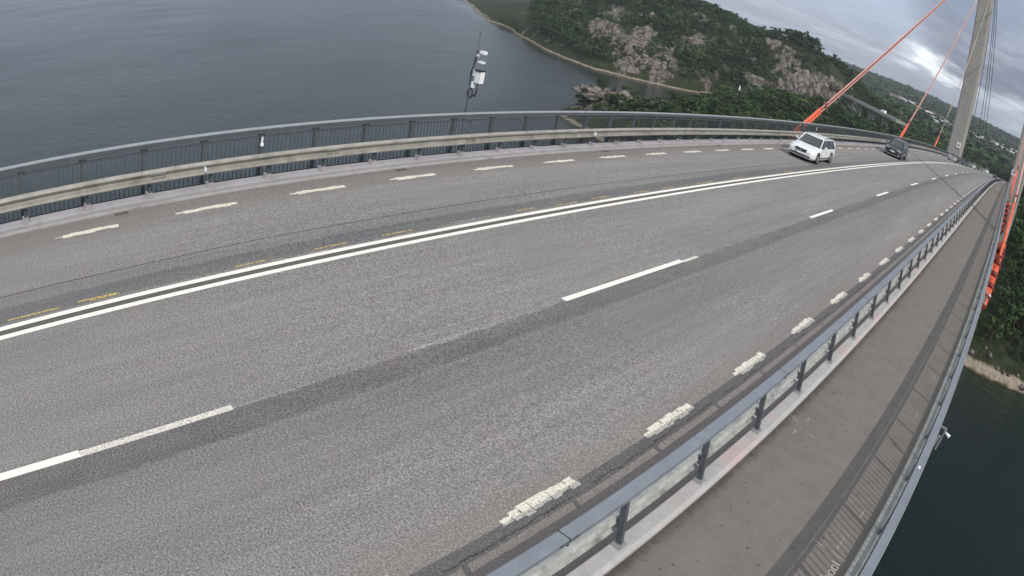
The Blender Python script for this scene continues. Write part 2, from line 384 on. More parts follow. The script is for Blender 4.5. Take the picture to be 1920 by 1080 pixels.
mb = MB(); sweep(mb, [(0.50, -0.1), (0.50, 0.09), (2.86, 0.075), (2.86, -0.1)], YB, YE); tag(mb.build('footpath', M['foot']), kind='structure')
# deck girder below
mb = MB(); sweep(mb, [(-12.03, -0.45), (-12.03, -0.05), (-11.6, -0.04), (0.2, -0.03), (3.0, -0.11), (3.15, -0.11), (3.15, -0.45), (0.6, -1.0), (-1.0, -3.0), (-8.1, -3.0), (-10.0, -1.0)], YB, YE)
tag(mb.build('bridge_deck', M['girder']), kind='structure')
# left ledge with its stepped edge
mb = MB()
sweep(mb, [(-11.66, -0.04), (-11.56, -0.04), (-11.56, 0.035), (-11.64, 0.045), (-11.66, 0.02)], YB, YE)
tag(mb.build('kerb', M['concrete']), kind='structure')
mb = MB()
sweep(mb, [(-12.03, -0.04), (-11.68, -0.04), (-11.68, 0.10), (-11.74, 0.12), (-12.03, 0.12)], YB, YE)
tag(mb.build('kerb_ledge', M['ledge']), kind='structure')
# right: base of the inner railing, outer kerb
mb = MB(); sweep(mb, [(0.245, -0.1), (0.245, 0.16), (0.26, 0.175), (0.44, 0.175), (0.50, 0.14), (0.50, -0.1)], YB, YE)
tag(mb.build('kerb_between_road_and_footpath', M['rail_base']), kind='structure')
mb = MB(); sweep(mb, [(2.86, -0.1), (2.86, 0.19), (2.885, 0.205), (3.07, 0.205), (3.07, -0.1)], YB, YE)
tag(mb.build('kerb_at_the_outer_edge', M['kerb_green']), kind='structure')

# road markings, each painted stroke a part of the road
def mark(name, mat, x0, x1, y0, y1, h=0.004, parent=road):
    mb = MB(); sheet(mb, x0, x1, y0, y1, h, 2.0); return mb.build(name, mat, parent)
def ragged(name, xc, w, y0, ln, seed, mat, lo=0.93, hi=1.06):
    """profiled edge dash: a row of splashed cross bars"""
    rr = random.Random(seed); mb = MB(); n = 8
    for i in range(n):
        a = y0 + ln * i / n; b = a + ln / n * rr.uniform(lo, hi)
        l = xc - w / 2 - rr.uniform(-0.02, 0.025) + (0.05 if i == 0 else 0); r_ = xc + w / 2 + rr.uniform(-0.025, 0.025) - (0.04 if i == 0 else 0)
        h = 0.004 + 0.0006 * (i % 2)
        k = 6; pts = []
        for j in range(k + 1): pts.append((l + (r_ - l) * j / k, a + rr.uniform(-0.018, 0.018)))
        top = [(l + (r_ - l) * j / k, b + rr.uniform(-0.018, 0.018)) for j in range(k + 1)]
        mb.loft([[(x, y, zr(y) + h) for x, y in pts], [(x, y, zr(y) + h) for x, y in top]], closed=False, caps=False, smooth=False)
    return mb.build(name, mat, road)
YR, YL = 5.2, 2.53
for k in range(-3, 44):
    y = YR + 3.0 * k
    if y > 140: break
    ragged('edge_dash', -0.85, 0.18, y - 0.05, 1.37, 100 + k, M['paint_bar'])
for k in range(-3, 44):
    ragged('edge_dash', -10.876, 0.15, YL + 3.0 * k, 1.56, 300 + k, M['paint_bar'], 1.0, 1.15)
mark('centre_line', M['paint'], -7.86, -7.735, YB, 560); mark('centre_line', M['paint'], -7.585, -7.46, YB, 560)
mark('centre_gap', simple('grey_between_lines', (0.10, 0.095, 0.088), 0.9, var=0.2, scale=12), -7.735, -7.585, YB, 560, 0.002)
# lane line
for y0, y1 in ((-12.2, -8.9), (-2.0, 1.22), (10.48, 15.0), (24.95, 28.0)) + tuple((36.8 + 12.003 * i, 36.8 + 12.003 * i + 3.2) for i in range(24)):
    mark('lane_dash', M['paint'], -4.37, -4.235, y0, y1, 0.005)
mark('worn_lane_dash', M['paint_old'], -4.345, -4.235, 1.22, 3.6)
mark('worn_lane_dash', M['paint_old'], -4.31, -4.21, 15.0, 15.75)
mark('worn_lane_line', M['paint_ghost'], -4.28, -4.26, 3.6, 4.95); mark('worn_lane_line', M['paint_ghost'], -4.30, -4.275, 6.7, 8.2)
mark('worn_lane_line', M['paint_ghost'], -4.24, -4.225, 7.2, 8.6)
for y0, ln in ((0.9, 0.9), (1.25, 0.75), (2.35, 0.8), (2.6, 0.6), (9.1, 0.9), (11.0, 1.3), (14.7, 0.9), (16.3, 0.9), (22.5, 1.2), (25.6, 1.0), (31.5, 1.2), (5.6, 0.7), (7.4, 0.8), (13.2, 0.7), (18.4, 0.8), (20.1, 0.7)):
    x = -7.98 - random.uniform(0, 0.08)
    mark('worn_yellow_stroke', M['yellow'] if ln < 1.25 else M['paint_ghost'], x - 0.03, x + 0.012, y0, y0 + ln)
for k, y in enumerate((4.2, 12.2, 21.5, 31.0, 46.0)):      # drains by the left kerb
    mb = MB(); mb.box(-11.53, -11.40, y, y + 0.34, zr(y) + 0.003, zr(y) + 0.012)
    o = mb.build('drain_grate', M['drain'], road)
# narrow dark line drawn across the road
mark('dark_cross_line', M['void'], -11.5, 0.2, 74.0, 74.04, 0.002)
# sprayed survey marks and word on the footpath
fp = bpy.data.objects['footpath']
def stroke(a, b, w=0.014, name='survey_mark'):
    mb = MB(); n = 1; a = Vector(a); b = Vector(b); d = (b - a).normalized(); r_ = Vector((-d.y, d.x)) * w / 2
    def P(p): return (p.x, p.y, zr(p.y) + 0.09 - 0.015 * (p.x - 0.5) / 2.36 + 0.0035)
    mb.add([P(a - r_), P(a + r_), P(b + r_), P(b - r_)], [(0, 1, 2, 3)])
    return mb.build(name, M['chalk'], fp)
for a, b in (((0.52, 10.75), (0.72, 10.6)), ((0.95, 10.5), (1.12, 10.42)), ((0.83, 10.95), (0.83, 10.8)), ((0.80, 10.35), (0.80, 10.2)), ((0.81, 10.56), (0.84, 10.57))):
    stroke(a, b)
for a, b in (((2.15, 8.0), (2.42, 7.98)), ((2.5, 7.98), (2.78, 7.93)), ((2.55, 8.1), (2.55, 8.4)), ((2.6, 9.05), (2.6, 9.3)), ((2.62, 13.2), (2.6, 13.5)), ((2.2, 13.3), (2.35, 13.28)), ((2.6, 15.6), (2.6, 15.9))):
    stroke(a, b, 0.015)
cu = bpy.data.curves.new('painted_word', 'FONT'); cu.body = 'hool'; cu.size = 0.24; cu.extrude = 0.0008; cu.offset = 0.002
to = bpy.data.objects.new('tmp_text', cu); COL.objects.link(to)
dg = bpy.context.evaluated_depsgraph_get(); me = bpy.data.meshes.new_from_object(to.evaluated_get(dg)); bpy.data.objects.remove(to)
me.materials.clear(); me.materials.append(M['chalk'])
o = link('painted_word', me, fp); o.location = (2.73, 7.38, zr(7.4) + 0.0815); o.rotation_euler = (0, 0, R(90))

# ------------------------------------------------------------------ railings
def wprof(x, z0, z1, s, t=0.012):
    """closed W-beam section, s = side the waves face"""
    z = lambda f: z0 + (z1 - z0) * f
    a = [(0, 0.0), (0.03, 0.02), (0.09, 0.10), (0.10, 0.17), (0.09, 0.25), (0.01, 0.40), (0.0, 0.5), (0.01, 0.60), (0.09, 0.75), (0.10, 0.83), (0.09, 0.90), (0.03, 0.98), (0.0, 1.0)]
    out = [(x + s * d, z(f)) for d, f in a]; back = [(x + s * (d - t), z(f)) for d, f in reversed(a)]
    return out + back
def post_series(parent, name, fn, ys, mat, most=100):
    ys = list(ys); fnear = [y for y in ys if y > -8][:most]; rest = [y for y in ys if y not in fnear]
    base = MB(); fn(base, 0.0); me = base.mesh(name, mat, 0)
    for y in fnear:
        o = link(name, me, parent); o.location = (0, y, zr(y))
    if rest:
        mb = MB()
        for y in rest:
            b = MB(); fn(b, 0.0); mb.add([(v[0], v[1] + y, v[2] + zr(y)) for v in b.v], b.f)
        o = mb.build('far_' + name + 's', mat, parent); o['kind'] = 'stuff'
P_L, Y0L = 1.6098, 1.978
# left guardrail
t = empty('guardrail', (0, 0, 0), 0, 'weathered yellowish steel guardrail beam along the left edge of the road', 'guardrail')
mb = MB(); sweep(mb, wprof(-11.71, 0.475, 0.785, 1), YB, 500, step=2.0, smooth=False); mb.build('beam', M['galv'], t)
def gp(b, y):
    b.box(-11.84, -11.76, y - 0.03, y + 0.03, 0.13, 0.74)
post_series(t, 'post', gp, [Y0L + 0.0 + P_L * k for k in range(-20, 240)], M['post_dark'])
def gf(b, y):
    b.box(-11.93, -11.72, y - 0.10, y + 0.10, 0.12, 0.15); b.box(-11.90, -11.735, y - 0.07, y + 0.07, 0.15, 0.235)
post_series(t, 'foot_plate', gf, [Y0L + P_L * k for k in range(-20, 240)], M['ledge'])
def spl(b, y):
    b.box(-11.637, -11.620, y - 0.03, y + 0.34, 0.52, 0.58); b.box(-11.637, -11.620, y - 0.03, y + 0.34, 0.69, 0.75)
    for dy in (0.02, 0.1, 0.24, 0.31): b.box(-11.625, -11.60, y + dy - 0.014, y + dy + 0.014, 0.62, 0.65)
post_series(t, 'splice', spl, [Y0L + P_L * k for k in range(-1, 200, 3)], M['galv'], 60)
for y in (6.55, 21.0, 46.2, 71.0):
    mb = MB(); mb.add([(-11.62, y, 0.56), (-11.55, y, 0.57), (-11.51, y, 0.63), (-11.55, y, 0.69), (-11.62, y, 0.70), (-11.62, y + 0.02, 0.56), (-11.55, y + 0.02, 0.57), (-11.51, y + 0.02, 0.63), (-11.55, y + 0.02, 0.69), (-11.62, y + 0.02, 0.70)],
                      [(4, 3, 2, 1, 0), (5, 6, 7, 8, 9), (0, 1, 6, 5), (1, 2, 7, 6), (2, 3, 8, 7), (3, 4, 9, 8), (4, 0, 5, 9)])
    o = mb.build('reflector', M['reflector'], t); o.location.z = zr(y)

def baluster_rail(root, X, sgn, y0, pitch, n0, n1, mtop, mside, bal):
    """bridge parapet: box handrail, infill frame, balusters, posts. sgn = towards the road"""
    mb = MB(); sweep(mb, [(X - 0.085, 1.115), (X + 0.085, 1.115), (X + 0.085, 1.215), (X + 0.07, 1.225), (X - 0.07, 1.225), (X - 0.085, 1.215)], YB, 500, step=2.0)
    mb.build('handrail', mside, root)
    mb = MB(); sweep(mb, [(X - 0.09, 1.226), (X + 0.09, 1.226), (X + 0.09, 1.245), (X - 0.09, 1.245)], YB, 500, step=2.0)
    mb.build('handrail_cap', mtop, root)
    mb = MB(); sweep(mb, [(X - 0.02, 1.0), (X + 0.02, 1.0), (X + 0.02, 1.045), (X - 0.02, 1.045)], YB, 500); sweep(mb, [(X - 0.03, -0.12), (X + 0.03, -0.12), (X + 0.03, 0.05), (X - 0.03, 0.05)], YB, 500)
    mb.build('infill_bars', mside, root)
    def pf(b, y):
        b.box(X - 0.05, X + 0.05, y - 0.04, y + 0.04, -0.3, 1.05); b.box(X - 0.04, X + 0.04, y - 0.09, y + 0.09, 1.05, 1.115); b.box(X + 0.05, -12.03, y - 0.05, y + 0.05, -0.25, -0.13)
    post_series(root, 'post', pf, [y0 + pitch * k for k in range(n0, n1)], mside)
    mb = MB(); y = y0 + pitch * n0
    nb = int(round(pitch / bal)); k = 0
    while y < 240:
        if k % nb: z = zr(y); s = 0.008; mb.box(X - s, X + s, y - s, y + s, z + 0.05, z + 1.0)
        k += 1; y = y0 + pitch * n0 + k * pitch / nb
    o = mb.build('balusters', mside, root); o['kind'] = 'stuff'
t = empty('left_parapet_railing', (0, 0, 0), 0, 'slate blue baluster railing on the far left edge of the bridge', 'railing', None)
t.name = 'parapet_railing'
baluster_rail(t, -12.31, 1, Y0L, P_L, -20, 240, M['rail_left_top'], M['rail_left'], 0.124)
for y in (Y0L + 4 * P_L, Y0L + 29 * P_L):
    mb = MB(); mb.box(-12.26, -12.235, y - 0.02, y + 0.02, 0.88, 1.03); mb.tube([(-12.255, y, 0.84), (-12.225, y, 0.84)], 0.05, 14)
    o = mb.build('round_marker', M['reflector'], t); o.location.z = zr(y)
# outer right railing: same pattern with a flat wide top plate seen from above
PR = 1.79
t = empty('parapet_railing', (0, 0, 0), 0, 'slate blue railing with a flat top plate on the outer edge of the footpath', 'railing')
mb = MB(); sweep(mb, [(3.0, 1.0), (3.112, 1.0), (3.112, 1.09), (3.0, 1.09)], YB, 500, step=2.0); mb.build('handrail', M['rail_paint'], t)
mb = MB()
for xa, xb in ((2.993, 3.0), (3.112, 3.124)): sweep(mb, [(xa, 1.02), (xb, 1.02), (xb, 1.095), (xa, 1.095)], YB, 500, step=2.0)
mb.build('handrail_edge', M['steel'], t)
mb = MB(); sweep(mb, [(3.02, 0.86), (3.06, 0.86), (3.06, 0.90), (3.02, 0.90)], YB, 500); sweep(mb, [(3.02, 0.26), (3.06, 0.26), (3.06, 0.30), (3.02, 0.30)], YB, 500)
mb.build('infill_bars', M['rail_side'], t)
def pf(b, y):
    b.box(3.0, 3.08, y - 0.03, y + 0.03, 0.205, 1.0); b.box(2.965, 3.07, y - 0.07, y + 0.07, 0.205, 0.22)
YR0 = 8.78
post_series(t, 'post', pf, [YR0 + PR * k for k in range(-20, 240)], M['rail_side'])
mb = MB(); k = 0
while True:
    y = YR0 - 20 * PR + k * PR / 13
    if y > 160: break
    if k % 13: z = zr(y); mb.box(3.03, 3.05, y - 0.0095, y + 0.0095, z + 0.30, z + 0.86)
    k += 1
o = mb.build('balusters', M['rail_side'], t); o['kind'] = 'stuff'
mb = MB(); mb.box(3.03, 3.07, 9.33, 9.40, 1.0915, 1.098); o = mb.build('reflector', M['reflector'], t); o.location.z = zr(9.3)
# lamp bracket hanging outside that railing
for y, lab in ((11.4, 'small white lamp on a bracket outside the right railing, over open water'), (23.0, 'small white lamp outside the right railing, just below the orange cable anchorage')):
    t2 = empty('bracket_lamp', (0, y, zr(y)), 0, lab, 'lamp')
    mb = MB(); mb.bar((3.13, 0.0, 0.95), (3.27, 0.0, 0.95), 0.03, 0.03); mb.bar((3.26, 0.0, 0.95), (3.24, -0.05, 0.55), 0.03, 0.03); mb.bar((3.13, -0.02, 0.3), (3.2, -0.03, 0.8), 0.05, 0.05)
    mb.build('bracket', M['steel'], t2)
    for i in range(5): mb = MB(); mb.box(3.14, 3.19, -0.35 - 0.12 * i, -0.29 - 0.12 * i, 0.35, 0.42); mb.build('cable_clip', M['steel'], t2)
    mb = MB(); mb.tube([(3.26, -0.02, 0.9), (3.38, -0.06, 0.88)], [0.02, 0.035], 10); mb.build('lamp_housing', M['white'], t2)

# inner railing between road and footpath
t = empty('barrier_railing', (0, 0, 0), 0, 'grey blue steel barrier with raked posts between the road and the footpath', 'railing')
mb = MB(); sweep(mb, [(0.115, 0.82), (0.255, 0.82), (0.265, 0.83), (0.265, 0.895), (0.25, 0.905), (0.115, 0.905), (0.10, 0.895), (0.10, 0.83)], YB, 500, step=2.0); mb.build('top_beam', M['rail_paint'], t)
for k in range(-2, 40):
    y = 4.72 + 5.625 * k; mb = MB(); mb.box(0.097, 0.268, y, y + 0.012, 0.80, 0.9072); o = mb.build('beam_joint', M['void'], t); o.location.z = zr(y)
    mb = MB(); mb.box(0.262, 0.2695, y - 0.14, y + 0.16, 0.845, 0.885); o = mb.build('splice_plate', M['rail_side'], t); o.location.z = zr(y)
mb = MB(); sweep(mb, wprof(0.205, 0.31, 0.61, -1, 0.012), YB, 500, step=2.0); mb.build('guard_beam', M['galv_back'], t)
def rp(b, y):
    b.bar((0.335, y, 0.21), (0.215, y, 0.82), 0.055, 0.075, up=(1, 0, 0)); b.box(0.205, 0.28, y - 0.03, y + 0.03, 0.42, 0.50)
PB, YB0 = 1.875, 5.80
post_series(t, 'post', rp, [YB0 + PB * k for k in range(-20, 240)], M['post_dark'])
def rf(b, y):
    b.box(0.275, 0.405, y - 0.07, y + 0.07, 0.175, 0.215)
post_series(t, 'foot_plate', rf, [YB0 + PB * k for k in range(-20, 240)], M['steel'])

# ------------------------------------------------------------------ pylon and stays
t = empty('bridge_pylon', (-4.55, 187.5, -46), 0, 'tall pale concrete bridge pylon, its two upright legs either side of the road', 'pylon')
for x0, x1 in ((-16.55, -12.35), (3.2, 7.6)):
    mb = MB()
    rings = []
    for z, k in ((-48, 1.0), (66, 1.0)):
        rings.append([(x0 + 4.55 + .35, -2.9, z + 46), (x1 + 4.55 - .35, -2.9, z + 46), (x1 + 4.55, -2.5, z + 46), (x1 + 4.55, 2.5, z + 46), (x1 + 4.55 - .35, 2.9, z + 46), (x0 + 4.55 + .35, 2.9, z + 46), (x0 + 4.55, 2.5, z + 46), (x0 + 4.55, -2.5, z + 46)])
    mb.loft(rings, smooth=False); mb.build('leg', M['pylon'], t)
for z0, z1 in ((-12.0, -9.3), (60.0, 64.0)):
    mb = MB(); mb.box(-7.8, 7.75, -2.0, 2.0, z0 + 46, z1 + 46); mb.build('crossbeam', M['pylon'], t)
# square signs with a dark glyph on both legs
def leg_sign(x, z, lab):
    s = empty('square_sign', (x, 184.55, z), 0, lab, 'sign')
    mb = MB(); mb.box(-0.78, 0.78, -0.08, 0.04, -0.78, 0.78); mb.build('frame', M['steel'], s, 0.05)
    mb = MB(); mb.box(-0.68, 0.68, -0.11, -0.083, -0.68, 0.68); mb.build('panel', M['white'], s)
    mb = MB(); mb.bar((-0.38, -0.125, 0.42), (-0.34, -0.125, -0.30), 0.02, 0.14, up=(1, 0, 0)); mb.bar((-0.34, -0.125, -0.30), (0.10, -0.125, 0.20), 0.02, 0.14, up=(1, 0, 0))
    mb.bar((0.12, -0.125, 0.20), (0.16, -0.125, -0.34), 0.02, 0.14, up=(1, 0, 0)); mb.bar((0.16, -0.125, -0.34), (0.45, -0.125, 0.36), 0.02, 0.10, up=(1, 0, 0)); mb.build('glyph', M['black'], s)
leg_sign(-13.6, -2.55, 'square white sign on the left pylon leg')
leg_sign(3.9, -2.45, 'square white sign on the right pylon leg, above the footpath railing')

def stay(x, ya, za, yt, zt, lab, sleeve, matc, group, ratio=1.0, near=True, sep=0.165, rr=0.055, spacers=True, xt=None):
    """one stay: two strands side by side held by plates, orange socket sleeves at the anchor"""
    xt = x if xt is None else xt
    s = empty('stay_cable', (x, ya, za), 0, lab, 'cable', group)
    A = Vector((0, 0, 0)); B = Vector((xt - x, yt - ya, zt - za)); d = B.normalized(); side = Vector((1, 0, 0)); nrm = d.cross(side)
    L = B.length
    for k in (-1, 1):
        off = nrm * (sep * k)
        mb = MB(); mb.tube([A + off + d * sleeve * 0.9, B + off], rr, 8); mb.build('strand', M[matc], s)
        mb = MB(); mb.tube([A + off - d * 1.2, A + off + d * 0.2, A + off + d * sleeve * 0.93, A + off + d * sleeve], [0.08, 0.112, 0.112, 0.08], 12); mb.build('socket_sleeve', M['orange'], s)
    if spacers:
        mb = MB(); a = sleeve + 0.9
        mb.bar(A + d * (a - 0.12), A + d * (a + 0.12), 0.30, 0.62, up=nrm)
        while a < min(L - 1, 60):
            mb.bar(A + d * a, A + d * (a + 1.28), 0.03, 2 * sep * 0.8, up=nrm); a += 1.4
        o = mb.build('clamp_plates', M['web'], s)
    return s
XL, XRt = -12.78, 3.66
g = 'stay cables of the bridge'
stay(XL, 46.0, 0.05, 184.6, 52.8, 'orange stay cable pair rising behind the white car', 4.6, 'orange_pale', g)
stay(XL, 87.0, -0.39, 184.6, 49.8, 'orange stay cable rising behind the dark people carrier on the left side', 3.4, 'orange_pale', g)
stay(XL, 125.7, -1.76, 184.6, 41.0, 'thin ochre stay cable on the left side, closest to the left pylon leg', 2.6, 'ochre', g, sep=0.12, rr=0.06)
stay(XRt, 43.5, -0.9, 184.6, 52.8, 'orange stay cable with a long bright sleeve at the right edge, outside the footpath', 7.0, 'orange_pale', g, sep=0.12, rr=0.09)
stay(XRt, 87.0, -0.39, 184.6, 49.8, 'orange stay cable on the right side, running up the face of the right pylon leg', 5.4, 'orange_pale', g)
stay(XRt, 125.7, -1.76, 184.6, 41.0, 'farthest orange stay cable on the right side, low on the right pylon leg', 2.6, 'orange_pale', g, sep=0.12, rr=0.06)
for i, (ya, za, zt, xx) in enumerate(((212.0, -8.5, 41.0, -12.75), (262.0, -12.0, 47.0, -12.75), (292.0, -13.5, 49.0, -12.75), (330.0, -16.0, 52.0, -12.75))):
    s = empty('back_stay', (xx, 190.4, zt), 0, ['thin dark stay right beside the edge of the left pylon leg', 'thin dark stay second from the left pylon leg', 'thin dark stay third from the left pylon leg', 'thin dark stay farthest right from the left pylon leg'][i], 'cable', 'dark back stays beyond the pylon')
    for k in (-0.13, 0.13):
        mb = MB(); mb.tube([(0, 0, k), (0, ya - 190.4, za - zt + k)], 0.085, 6); mb.build('strand', M['cable_silhouette'], s)
# anchor frames, dark red and orange, outside the right railing
def anchor(x, y, lab, sx=1):
    z = zr(y)
    s = empty('cable_anchorage', (x, y, z - 1.6), 0, lab, 'anchorage', 'steel cable anchorages at the deck edge')
    mb = MB()
    for dy in (-2.6, 0.0, 2.2):
        mb.bar((-0.45 * sx, dy, -0.6), (-0.45 * sx, dy, 1.0), 0.14, 0.14); mb.bar((-0.45 * sx, dy, 1.0), (0.30 * sx, dy + 0.5, 1.2), 0.14, 0.14)
    mb.bar((-0.45 * sx, -2.7, 0.9), (-0.45 * sx, 2.6, 1.1), 0.12, 0.25); mb.bar((-0.45 * sx, -2.6, -0.6), (-0.45 * sx, 0.2, 0.9), 0.12, 0.12)
    mb.build('frame', M['dark_red'], s)
    mb = MB(); d = Vector((0, 1, 0.38)).normalized()
    mb.bar(Vector((0.0, -4.2, -0.9)), Vector((0.0, 1.6, 1.25)), 0.55, 0.34); mb.build('socket_beam', M['orange'], s, 0.03)
    for a in (-3.4, -2.2, -0.9, 0.5):
        mb = MB(); p = Vector((0, a, -0.6 + 0.37 * (a + 3.4))); mb.tube([p - d * 0.16, p + d * 0.16], 0.36, 14); mb.build('socket_ring', M['dark_red'], s)
    for a in (-4.9, -3.0, -1.6):
        mb = MB(); p = Vector((0.02, a, -1.15 + 0.37 * (a + 4.9))); mb.tube([p - d * 0.34, p + d * 0.34], [0.2, 0.24], 14); mb.build('socket', M['orange'], s)
anchor(3.62, 43.5, 'orange and dark red cable anchorage outside the footpath railing, against the trees')
for y, lab in ((86.0, 'dark red cable anchorage outside the footpath railing, in front of the right pylon leg'),):
    anchor(3.70, y, lab)
for y in (52, 57, 62, 68, 75):
    z = zr(y); s = empty('steel_bracket', (3.5, y, z), 0, 'curled dark red steel bracket outside the footpath railing, before the right pylon leg', 'bracket', 'curled brackets outside the right railing')
    b = MB(); b.tube([(-0.25, 0, -0.7), (0.0, -.2, -0.2), (0.08, -.1, 0.35), (-0.02, .2, 0.6), (-0.18, .4, 0.35)], 0.06, 6); b.build('hook', M['dark_red'], s)
    b = MB(); b.bar((-0.3, -1.2, -0.1), (0.05, 0, 0.1), 0.1, 0.1); b.build('arm', M['dark_red'], s)

# weather station mast clipped outside the left railing
t = empty('instrument_mast', (-12.62, 15.55, 0.0), 0, 'thin dark mast with white instrument boxes outside the left railing', 'mast')
mb = MB(); mb.tube([(0, 0, -0.1), (0.0, 0, 2.05), (-0.01, 0.02, 3.7)], [0.026, 0.024, 0.02], 8); mb.box(-0.02, 0.30, -0.02, 0.02, 0.3, 0.34); mb.box(-0.02, 0.30, -0.02, 0.02, 0.9, 0.94); mb.build('pole', M['post_dark'], t)
mb = MB(); mb.box(0.13, 0.37, -0.02, 0.16, 2.12, 2.48); mb.build('instrument_box', M['white'], t, 0.012)
mb = MB(); mb.box(0.10, 0.36, -0.04, 0.18, 2.485, 2.53); mb.build('box_lid', M['black'], t)
mb = MB(); mb.box(0.0, 0.12, 0.0, 0.1, 1.93, 2.12); mb.build('small_box', M['white'], t, 0.01)
mb = MB(); mb.box(-0.03, 0.13, 0.0, 0.1, 2.30, 2.5); mb.build('small_box', M['white'], t, 0.01)
mb = MB(); mb.box(0.12, 0.33, 0.0, 0.12, 2.74, 2.80); mb.build('sensor_arm', M['white'], t)
mb = MB(); mb.box(0.12, 0.33, 0.0, 0.14, 3.02, 3.12); mb.build('sensor_housing', M['white'], t, 0.01)
mb = MB(); mb.tube([(0.03 + 0.10 * math.cos(a), 0.02, 1.76 + 0.15 * math.sin(a)) for a in np.linspace(0.4, 6.6, 16)], 0.022, 6); mb.tube([(0.24, 0.05, 2.12), (0.25, 0.05, 1.85), (0.2, 0.05, 1.68), (0.14, 0.05, 1.72)], 0.022, 6); mb.tube([(-0.03, 0, 2.0), (-0.06, 0, 2.4), (0.02, 0, 2.8), (0.06, 0, 3.1)], 0.025, 6); mb.build('coiled_cable', M['black'], t)
mb = MB(); mb.tube([(0.06, 0.03, 2.88), (0.06, 0.03, 3.0)], 0.07, 10); mb.build('gauge', M['steel'], t)

# ------------------------------------------------------------------ vehicles
CP = {}
def paintmat(key):
    tab = dict(white=((0.74, 0.76, 0.78), 0), dark=((0.045, 0.05, 0.062), 0.3), black=((0.02, 0.021, 0.024), 0), silver=((0.42, 0.44, 0.46), 0.4), grey=((0.16, 0.17, 0.18), 0.3), blue=((0.03, 0.05, 0.10), 0.1))
    if key not in CP: CP[key] = carpaint(key + '_car_paint', *tab[key])
    return CP[key]
def make_car(loc, col, label, group=None, scale=0.91, L=4.75, Wd=1.86, H=1.5, hood=1.28, roof0=2.05, roof1=4.05, rear=4.6, belt=0.97, away=False, detail=True, rails=False, hoodz=0.74, kind='car'):
    pm = paintmat(col); hw = Wd / 2
    t = empty('car' if kind == 'car' else 'van', loc, 0, label, kind, group)
    slope = (zr(loc[1] + 1) - zr(loc[1] - 1)) / 2; t.scale = (scale,) * 3
    t.rotation_euler = (math.atan(slope), 0, 0) if not away else (-math.atan(slope), 0, math.pi)
    def ring(y, w, zb, zt, cr=0.03):
        h = zt - zb
        half = [(w * 0.86, zb), (w * 0.97, zb + 0.07), (w, zb + h * 0.35), (w * 0.995, zb + h * 0.62), (w * 0.965, zb + h * 0.86), (w * 0.90, zt - 0.015), (w * 0.6, zt + cr * 0.7)]
        return [(x, y, z) for x, z in half] + [(0, y, zt + cr)] + [(-x, y, z) for x, z in reversed(half)]
    mb = MB()
    st = [(0.0, .70, .30, hoodz - .14), (0.06, .84, .24, hoodz - .05), (0.22, .93, .19, hoodz + .01), (0.55, .985, .18, hoodz + .07), (hood - .12, 1.0, .18, belt - .06), (hood + .15, 1.0, .18, belt - .01), (L * .5, 1.0, .18, belt), (rear - .3, 1.0, .19, belt + .02), (L - .18, .97, .22, belt + .01), (L - .05, .90, .28, belt - .06), (L, .80, .36, belt - .2)]
    mb.loft([ring(y, hw * w, zb, zt) for y, w, zb, zt in st]); body = mb.build('body', pm, t)
    # glasshouse
    wb, wt = hw * 0.93, hw * 0.74; zt = H - 0.05
    def gh(k):       # outline at k = 0 (belt) .. 1 (roof)
        y0 = hood + (roof0 - hood) * k; y1 = rear + 0.02 + (roof1 - rear) * k; w = wb + (wt - wb) * k; z = belt - 0.03 + (zt - belt + 0.03) * k; c = 0.10 * (1 - 0.3 * k)
        return [(-w + c * 2, y0 - 0.0, z), (0, y0 - 0.09, z), (w - c * 2, y0, z), (w, y0 + c * 2.2, z), (w, y1 - c * 1.5, z), (w - c * 1.5, y1, z), (-w + c * 1.5, y1, z), (-w, y1 - c * 1.5, z), (-w, y0 + c * 2.2, z)]
    mb = MB(); mb.loft([gh(0), gh(0.5), gh(1)], smooth=False); mb.build('windows', M['glass'], t)
    mb = MB()
    def rr(k, z, f):
        return [(x * f, (roof0 + roof1) / 2 + (y - (roof0 + roof1) / 2) * f, z) for x, y, _ in gh(k)]
    mb.loft([rr(1, zt - 0.01, 1.03), rr(1, zt + 0.02, 1.02), rr(1, H - 0.01, 0.93), rr(1, H + 0.005, 0.6)]); mb.build('roof', pm, t)
    # pillars
    def pt(i, k): return Vector(gh(k)[i])
    for idx, w in (((2, 3), 0.07), ((0, 8), 0.07), ((4, 5), 0.11), ((6, 7), 0.11)):
        a = (pt(idx[0], 0) + pt(idx[1], 0)) / 2; b = (pt(idx[0], 1) + pt(idx[1], 1)) / 2
        o_ = Vector((0.025 * (1 if a.x > 0 else -1), -0.02 if idx[0] in (0, 2) else 0.02, 0))
        mb = MB(); mb.bar(a + o_, b + o_, w + 0.06, 0.05, up=(1, 0, 0)); mb.build('pillar', pm, t)
    if detail:
        for s in (-1, 1):
            for f in (0.42, 0.74):
                mb = MB(); y = hood + 0.35 + (rear - hood) * f; mb.bar((s * (wb + 0.006), y, belt - 0.02), (s * (wt + 0.006), y - 0.02, zt), 0.07, 0.02, up=(1, 0, 0)); mb.build('door_pillar', M['black'], t)
            for y in (hood + 0.12, hood + 1.22, hood + 2.2):
                mb = MB(); mb.box(s * hw * 0.992 - 0.004, s * hw * 0.992 + 0.008, y, y + 0.012, 0.34, belt - 0.12); mb.build('door_seam', M['black'], t)
            mb = MB(); mb.box(s * hw - 0.006, s * hw + 0.012, 1.3, L - 1.5, 0.36, 0.40); mb.build('side_moulding', M['black'], t)
            for y in (hood + 1.05, hood + 2.05):
                mb = MB(); mb.box(s * hw - 0.005, s * hw + 0.03, y - 0.17, y, belt - 0.20, belt - 0.165); mb.build('door_handle', pm, t)
